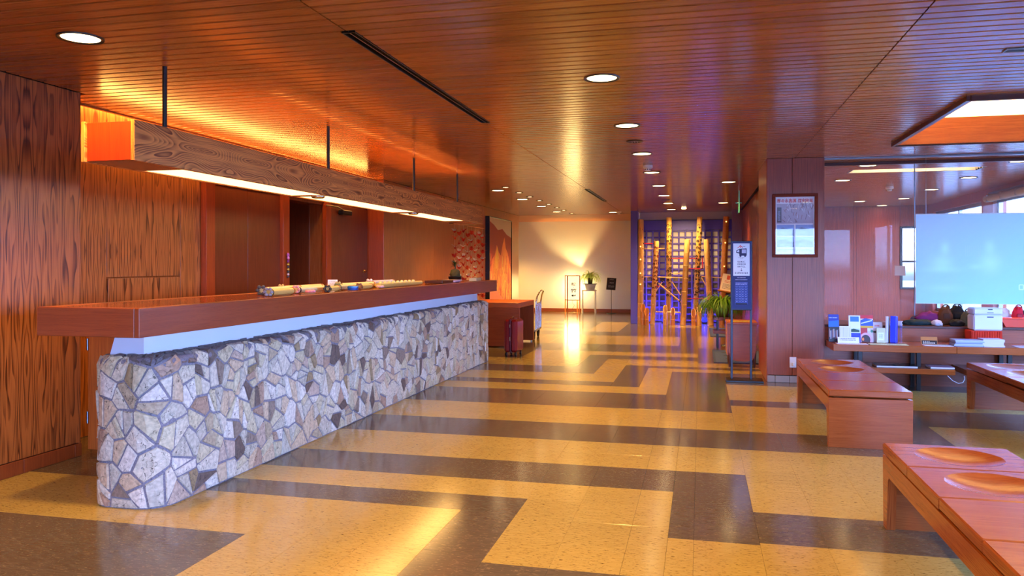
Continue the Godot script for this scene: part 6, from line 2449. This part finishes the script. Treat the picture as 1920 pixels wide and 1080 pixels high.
	for y in 192:
		for x in 256:
			var q := Color(0.55, 0.68, 0.90).lerp(Color(0.50, 0.76, 0.98), (x / 256.0) * 0.5 + y / 384.0)
			im.set_pixel(x, y, q)
	var pale := Color(0.62, 0.82, 0.98)
	for y in 192:
		for x in 256:
			var q := 0.0
			for s in [[50, 104, 20, 16, 0.7], [56, 72, 9, 14, 0.7], [50, 118, 40, 7, 0.35], [142, 70, 10, 14, 0.6], [142, 104, 20, 20, 0.8], [114, 112, 12, 6, 0.4], [56, 158, 34, 8, 0.35]]:
				q += s[4] * exp(-pow((x - s[0]) / float(s[2]), 2.0) - pow((y - s[1]) / float(s[3]), 2.0))
			im.set_pixel(x, y, im.get_pixel(x, y).lerp(pale, minf(q, 1.0)))
	for q in 8:
		im.fill_rect(Rect2i(96 + q * 4, 66, 1, 24), Color(0.55, 0.72, 0.93))
	words(im, "Ok", Vector2(196, 150), Vector2(12, 12), 2, 1.0, Color(0.72, 0.86, 0.98))
	var sf := mat(Color.WHITE, 0.6, tex(im))
	sf.emission_enabled = true
	sf.emission_texture = tex(im)
	sf.emission = Color(1, 1, 1)
	sf.emission_operator = BaseMaterial3D.EMISSION_OP_MULTIPLY
	sf.emission_energy_multiplier = 0.4
	t = thing("projection_screen", "pale blue lit projection screen hung before the glass wall, faint figures on it", "screen", Vector3(2.225, 0.88, -9.1))
	b = mb()
	b.print_quad(Vector3(0.004, 0.004, 0.0036), Vector3(1.266, 0.004, 0.0036), Vector3(1.266, 0.941, 0.0036), Vector3(0.004, 0.941, 0.0036), Vector3.BACK)
	obj("screen_surface", b, sf, t)
	b = mb()
	b.span(Vector3(0, 0, 0), Vector3(1.27, 0.945, 0.003))
	obj("backing", b, M.white, t)
	b = mb()
	b.span(Vector3(0, 0.945, -0.003), Vector3(1.27, 0.953, 0.006), 0.001)
	obj("top_batten", b, M.steel, t)
	for x in [0.1, 1.17]:
		b = mb()
		b.tube([Vector3(x, 0.95, 0.002), Vector3(x, CH - 0.88 + 0.004, 0.002)], 0.0018, -1.0, 6)
		obj("wire", b, M.steel, t)
	area_light(t, Vector3(0.635, 0.47, 0.012), Vector2(1.25, 0.93), Vector3.BACK, Color(0.55, 0.76, 1.0), 0.25)
	t = thing("paper_notice", "small square white notice taped to the glass left of the projection screen", "notice", Vector3(2.19, 1.225, -9.61))
	b = mb()
	b.box(Vector3(0, 0, 0.0), Vector3(0.112, 0.112, 0.003), 0.001)
	obj("sheet", b, M.white, t)
	# rolled blind over the lounge window
	t = thing("rolled_blind", "rolled grey-beige fabric blind above the lounge window at the right edge", "blind", Vector3(4.29, 2.28, -11.9))
	b = mb(2)
	b.tube([Vector3(0, 0.02, -1.55), Vector3(0.0, 0.02, 1.55)], 0.055, -1.0, 18)
	obj("roll", b, mat(Color(0.66, 0.60, 0.54), 0.9), t)
	for q in 6:
		b = mb()
		b.box(Vector3(0.0, 0.02, -1.4 + 0.56 * q), Vector3(0.116, 0.116, 0.02), 0.03)
		obj("strap", b, mat(Color(0.58, 0.52, 0.48), 0.9), t)
	b = mb(2)
	b.span(Vector3(0.03, 0.07, -1.58), Vector3(0.07, 0.12, 1.58), 0.004)
	obj("bracket", b, M.dark_panel, t)


# ---------------------------------------------------------------- on the counter
func bamboo_toy(label: String, at: Vector3, turn: float, l: float, r: float, m: Material, fl: Color) -> void:
	var t := thing("bamboo_craft", label, "bamboo craft", at, turn, "bamboo crafts laid out on the counter")
	var b := mb(2)
	b.tube([Vector3(0, r, -l / 2), Vector3(0, r, -l * 0.2), Vector3(0, r, l * 0.2), Vector3(0, r, l / 2)], r, -1.0, 14)
	obj("tube", b, m, t)
	for e in [-1.0, 1.0]:
		b = mb()
		b.tube([Vector3(0, r, e * (l / 2 - 0.03)), Vector3(0, r, e * (l / 2 - 0.018))], r * 1.14, -1.0, 14)
		obj("band", b, M.dark if e > 0 else M.gate, t)
	b = mb()
	for k in 6:
		var a := TAU * k / 6
		b.lump(Vector3(cos(a) * r * 1.1, r * 1.15 + sin(a) * r * 1.0, l / 2 + 0.012), Vector3(r * 0.6, r * 0.6, 0.008), 3 + k, 0.1, 1.0, 4, 8)
	obj("rosette", b, mat(fl, 0.5), t)


func counter_items() -> void:
	var y := 1.0715
	var pale := mat(hexc("e6d794"), 0.4)
	var gold := mat(hexc("d8b860"), 0.4)
	var list := [
		["thick bamboo craft tube at the near end of the counter display, dark rosette", -3.16, -5.5, 0.05, 0.62, 0.028, pale, "4a4a52"], ["short bamboo craft tube with grey flower, nearest to the counter edge", -3.02, -5.25, 0.1, 0.42, 0.024, gold, "8a8a98"],
		["bamboo craft tube with pink flower behind the nearest ones", -3.08, -5.85, -0.04, 0.5, 0.024, pale, "e0a0a8"], ["bamboo craft tube with black and white rosette in the middle of the display", -3.0, -6.05, 0.22, 0.36, 0.022, gold, "2c2a2e"],
		["long pale bamboo craft tube lying at the back of the display", -3.36, -6.2, 0.0, 0.7, 0.024, pale, "c8b878"], ["bamboo craft tube with olive rosette past the white card", -3.1, -6.55, 0.12, 0.55, 0.024, pale, "7a7c4c"],
		["pale bamboo craft tube raised across the others near the blue tin", -3.22, -7.0, -0.06, 0.7, 0.026, pale, "b8b070"], ["bamboo craft tube with brown rosette beyond the blue tin", -3.02, -6.75, 0.15, 0.4, 0.022, gold, "7a4a30"],
		["white-tipped lavender roll lying across the far end of the display", -3.28, -7.75, 0.0, 0.62, 0.03, mat(hexc("b8bcd8"), 0.4), "e8e8f0"],
	]
	for s in list:
		bamboo_toy(s[0], Vector3(s[1], y, s[2]), s[3], s[4], s[5], s[6], hexc(s[7]))
	for s in [["pink paper flower lying among the bamboo crafts", -2.98, -5.62, "e08c94"], ["yellow paper flower by the far bamboo crafts", -3.16, -7.35, "e0b030"], ["pale pink paper flower beside the brown rosette", -2.96, -6.95, "d8a8a0"]]:
		var t := thing("paper_flower", s[0], "flower", Vector3(s[1], y, s[2]))
		var b := mb()
		for k in 7:
			var a := TAU * k / 7
			b.lump(Vector3(cos(a) * 0.025, 0.012, sin(a) * 0.025), Vector3(0.02, 0.014, 0.02), 9 + k, 0.15, 1.0, 5, 8)
		obj("petals", b, mat(hexc(s[3]), 0.7), t)
		b = mb()
		b.lathe([Vector2(0.012, 0.01), Vector2(0.012, 0.024), Vector2(0, 0.028)], 12)
		obj("centre", b, mat(hexc("f0e0c0"), 0.6), t)
	# golden studded craft rod
	var t := thing("studded_rod", "long golden craft rod with a row of knobs on the far half of the counter", "craft rod", Vector3(-3.02, y, -7.55), 0.03)
	var b := mb(2)
	b.tube([Vector3(0, 0.022, -0.75), Vector3(0, 0.022, 0.55)], 0.02, 0.026, 14)
	obj("rod", b, gold, t)
	for k in 9:
		b = mb()
		b.lathe([Vector2(0.018, 0.0), Vector2(0.02, 0.012), Vector2(0.012, 0.022), Vector2(0, 0.024)], 12, Vector3(0, 0.036, 0.48 - 0.12 * k))
		obj("knob", b, pale, t)
	t = thing("card_holder", "small white card standing behind the bamboo crafts on the counter", "card", Vector3(-3.34, y, -6.72), 0.3)
	var im := blank(32, 24, Color(0.92, 0.92, 0.95))
	small_print(im, Rect2i(5, 5, 20, 12), 3, Color(0.6, 0.6, 0.7), 3)
	printed(t, 0.09, 0.085, 0.004, im, Color(0.9, 0.9, 0.93), 0.25)
	t = thing("blue_tin", "small round blue tin among the bamboo crafts at the counter front", "tin", Vector3(-2.96, y, -6.35))
	b = mb()
	b.lathe([Vector2(0, 0), Vector2(0.045, 0), Vector2(0.047, 0.02), Vector2(0, 0.02)], 24)
	obj("body", b, mat(Color(0.05, 0.28, 0.62), 0.3), t)
	b = mb()
	b.lathe([Vector2(0.048, 0.018), Vector2(0.048, 0.034), Vector2(0.04, 0.038), Vector2(0, 0.038)], 24)
	obj("lid", b, mat(Color(0.10, 0.45, 0.75), 0.25), t)
	t = thing("wooden_tray", "flat dark wooden tray on the far part of the counter before the booklets", "tray", Vector3(-3.05, y, -8.95))
	b = mb(2)
	b.box(Vector3(0, 0.006, 0), Vector3(0.22, 0.012, 0.42), 0.003)
	obj("base", b, M.dark_panel, t)
	b = mb(2)
	for s in [[-0.105, 0.0, 0.01, 0.42], [0.105, 0.0, 0.01, 0.42]]:
		b.box(Vector3(s[0], 0.02, s[1]), Vector3(s[2], 0.026, s[3]), 0.002)
	for s in [-0.205, 0.205]:
		b.box(Vector3(0, 0.02, s), Vector3(0.2, 0.026, 0.01), 0.002)
	obj("rim", b, M.dark_panel, t)
	for s in [["lavender booklet, lower one of the pair by the small bonsai", 0.0, Color(0.66, 0.62, 0.80), 0.1], ["pale pink booklet, upper one of the pair by the small bonsai", 0.014, Color(0.84, 0.74, 0.76), -0.1]]:
		t = thing("booklet", s[0], "booklet", Vector3(-3.08, y + s[1], -9.5), s[3], "booklets on the far counter")
		b = mb()
		b.box(Vector3(0, 0.0068, 0), Vector3(0.18, 0.0132, 0.3), 0.001)
		obj("cover", b, mat(s[2], 0.5), t)
	t = thing("counter_block", "small cream block with a dark end beside the bonsai on the counter", "block", Vector3(-2.98, y, -10.25), 0.1)
	b = mb()
	b.box(Vector3(0, 0.02, 0), Vector3(0.1, 0.04, 0.34), 0.003)
	obj("body", b, mat(hexc("c8b890"), 0.5), t)
	b = mb()
	b.box(Vector3(0, 0.022, -0.2), Vector3(0.1, 0.044, 0.055), 0.003)
	obj("end_block", b, M.dark_panel, t)
	t = thing("bonsai", "small dark round moss ball with a green sprig at the far end of the counter", "plant", Vector3(-3.17, y, -9.95))
	b = mb()
	b.lathe([Vector2(0, 0), Vector2(0.06, 0), Vector2(0.085, 0.03), Vector2(0.09, 0.06), Vector2(0.08, 0.065), Vector2(0, 0.05)], 24)
	obj("bowl", b, M.black, t)
	b = mb()
	b.lump(Vector3(0, 0.09, 0), Vector3(0.07, 0.075, 0.07), 71, 0.12, 2.0)
	obj("moss_ball", b, mat(hexc("4a4424"), 0.95), t)
	b = mb()
	b.tube([Vector3(0, 0.14, 0), Vector3(0.008, 0.19, 0.004), Vector3(0, 0.23, 0.0)], 0.012, 0.005, 8)
	obj("stem", b, M.dark_panel, t)
	b = mb()
	for k in 60:
		var a := rng.randf() * TAU
		b.blade(Vector3(0, 0.19 + rng.randf() * 0.04, 0), Vector3(cos(a), 0, sin(a)), rng.randf_range(-0.1, 1.3), rng.randf_range(0.05, 0.085), rng.randf_range(0.3, 1.3), 0.008, 3)
	obj("foliage", b, mat(Color(0.14, 0.28, 0.08), 0.5), t).set_meta("kind", "stuff")


# ---------------------------------------------------------------- on the left wall
func left_wall_things() -> void:
	# the painting: red ridges with orange peaks
	var w := 192
	var h := 224
	var im := blank(w, h, Color(0.80, 0.76, 0.74))
	area(im, pv([0, 8, 40, 16, 70, 26, 110, 22, 150, 34, 192, 40, 192, 224, 0, 224]), Color(0.58, 0.20, 0.24), Color(0.80, 0.34, 0.34))
	area(im, pv([0, 132, 24, 92, 44, 84, 62, 60, 78, 76, 96, 84, 112, 58, 128, 40, 140, 66, 158, 78, 192, 126, 192, 224, 0, 224]), Color(0.95, 0.58, 0.36), Color(0.98, 0.52, 0.46))
	area(im, pv([30, 110, 66, 64, 84, 96, 92, 150, 60, 170, 40, 150]), Color(0.98, 0.80, 0.34), Color(0.97, 0.62, 0.38))
	area(im, pv([96, 120, 126, 52, 150, 88, 140, 160, 108, 176]), Color(0.97, 0.60, 0.34), Color(0.97, 0.70, 0.42))
	area(im, pv([92, 170, 130, 140, 160, 150, 192, 180, 192, 224, 100, 224]), Color(0.97, 0.82, 0.42), Color(0.96, 0.58, 0.48))
	var pr := RandomNumberGenerator.new()
	pr.seed = 21
	for k in 150:
		var a := Vector2(pr.randf_range(4, 186), pr.randf_range(80, 200))
		var c: Color = [Color(0.99, 0.88, 0.50), Color(0.93, 0.42, 0.34), Color(0.98, 0.70, 0.44), Color(0.84, 0.34, 0.34)][k % 4]
		stroke(im, a, a + Vector2(pr.randf_range(-10, 10), pr.randf_range(14, 44)), pr.randf_range(0.5, 1.8), c)
	area(im, pv([0, 160, 40, 150, 80, 172, 120, 186, 192, 192, 192, 224, 0, 224]), Color(0.98, 0.62, 0.56), Color(0.97, 0.54, 0.50))
	var t := thing("painting", "large framed painting of orange peaks under red ridges on the left hall wall", "painting", Vector3(-4.25, 1.22, -16.34), PI / 2)
	var hw := 0.98
	var hh := 1.06
	var b := mb()
	b.box(Vector3(0, 0, 0.04), Vector3(2 * hw - 0.05, 2 * hh - 0.05, 0.07))
	obj("backing", b, M.dark, t)
	b = mb()
	b.print_quad(Vector3(-hw + 0.02, -hh + 0.02, 0.0765), Vector3(hw - 0.02, -hh + 0.02, 0.0765), Vector3(hw - 0.02, hh - 0.02, 0.0765), Vector3(-hw + 0.02, hh - 0.02, 0.0765), Vector3.BACK)
	obj("canvas", b, pmat(im, 0.6), t)
	for s in [[0.0, hh - 0.012, 2 * hw, 0.024], [0.0, -hh + 0.012, 2 * hw, 0.024], [hw - 0.012, 0.0, 0.024, 2 * hh - 0.048], [-hw + 0.012, 0.0, 0.024, 2 * hh - 0.048]]:
		b = rmb(0 if s[2] > 1 else 1)
		b.box(Vector3(s[0], s[1], 0.045), Vector3(s[2], s[3], 0.09), 0.004)
		obj("frame", b, M.black, t)
	# strings of folded paper cranes on a rail
	t = thing("crane_rail", "thin pale rail from which the paper crane strings hang beside the painting", "rail", Vector3(-4.14, 2.0, -13.9))
	b = mb()
	b.tube([Vector3(0, 0, -0.98), Vector3(0, 0, 0.98)], 0.01, -1.0, 10)
	obj("rod", b, M.gate, t)
	for z in [-0.9, 0.0, 0.9]:
		b = mb()
		b.tube([Vector3(0, 0, z), Vector3(-0.11, 0.01, z)], 0.006, -1.0, 8)
		obj("bracket", b, M.dark, t)
	var body := mb()
	# a diamond body with raised neck and tail
	for s in [-1.0, 1.0]:
		for e in [-1.0, 1.0]:
			body.flat(Vector3(0, 0.018, 0), Vector3(s * 0.022, 0, 0), Vector3(0, 0.0, e * 0.034), Vector3(s, 0.8, e).normalized())
			body.flat(Vector3(0, -0.03, 0), Vector3(s * 0.022, 0, 0), Vector3(0, 0.0, e * 0.034), Vector3(s, -0.8, e).normalized())
	for s in [-1.0, 1.0]:
		body.flat(Vector3(s * 0.006, 0, 0.02), Vector3(0, -0.008, 0.034), Vector3(0, 0.055, 0.062), Vector3(s, 0, 0))
		body.flat(Vector3(s * 0.006, 0, -0.02), Vector3(0, -0.008, -0.034), Vector3(0, 0.065, -0.06), Vector3(s, 0, 0))
		body.flat(Vector3(s * 0.004, 0.05, 0.058), Vector3(0, 0.056, 0.064), Vector3(0, 0.032, 0.082), Vector3(s, 0, 0.2))
	var wings := mb()
	for s in [-1.0, 1.0]:
		wings.quad(Vector3(0, 0.012, -0.03), Vector3(0, 0.012, 0.03), Vector3(s * 0.052, 0.05, 0.022), Vector3(s * 0.052, 0.05, -0.022), Vector3(-s * 0.5, 0.85, 0))
		wings.flat(Vector3(s * 0.052, 0.05, 0.022), Vector3(s * 0.052, 0.05, -0.022), Vector3(s * 0.085, 0.058, 0), Vector3(-s * 0.3, 0.95, 0))
	var bm := body.mesh()
	var wm := wings.mesh()
	var redm := [mat(Color(0.80, 0.10, 0.04), 0.6), mat(Color(0.85, 0.22, 0.05), 0.6), mat(Color(0.72, 0.06, 0.05), 0.6)]
	for i in 8:
		var where := "nearest on the rail"
		if i > 0:
			where = "%s from the near end of the rail" % ORD[i]
		if i == 7:
			where = "last one, tight beside the painting"
		t = thing("crane_string", "string of red and white paper cranes, " + where, "paper cranes", Vector3(-4.14, 1.99, -12.98 - 0.255 * i), 0.0, "strings of paper cranes")
		b = mb()
		b.tube([Vector3(0, 0.01, 0), Vector3(0, -1.78, 0)], 0.0016, -1.0, 5)
		obj("thread", b, M.white, t)
		for k in 12:
			var c := put("crane", bm, redm[(i + k) % 3], t)
			c.position = Vector3(rng.randf_range(-0.008, 0.008), -0.09 - 0.07 * (i % 2) - 0.145 * k - rng.randf() * 0.04, 0)
			c.rotation = Vector3(rng.randf_range(-0.15, 0.15), PI / 2 + rng.randf_range(-1.5, 1.5), rng.randf_range(-0.15, 0.15))
			c.scale = Vector3.ONE * 0.95
			put("wings", wm, M.white if rng.randf() < 0.5 else redm[k % 3], c)
	# charm hanging on the door jamb
	t = thing("hanging_charm", "colourful hanging charm string on the wooden jamb behind the counter", "charm", Vector3(-4.45, 1.4, -7.86))
	b = mb()
	b.tube([Vector3(0, 0.02, 0), Vector3(0, -0.26, 0)], 0.002, -1.0, 5)
	obj("string", b, M.dark, t)
	for s in [[0.0, 0.026, "c060b0"], [-0.035, 0.024, "e090d0"], [-0.07, 0.022, "7a3080"]]:
		b = mb()
		b.lump(Vector3(0.012, s[0], 0), Vector3(0.012, s[1], s[1]), 5, 0.12, 1.0, 6, 10)
		obj("flower", b, mat(hexc(s[2]), 0.5), t)
	for k in 6:
		b = mb()
		b.lathe([Vector2(0, -0.013), Vector2(0.014, -0.006), Vector2(0.014, 0.006), Vector2(0, 0.013)], 10, Vector3(0.012, -0.105 - 0.027 * k, 0))
		obj("bead", b, mat(hexc(["d8c848", "2a2a38", "e8e060", "3c4450", "d0d8e8", "303038"][k]), 0.4), t)
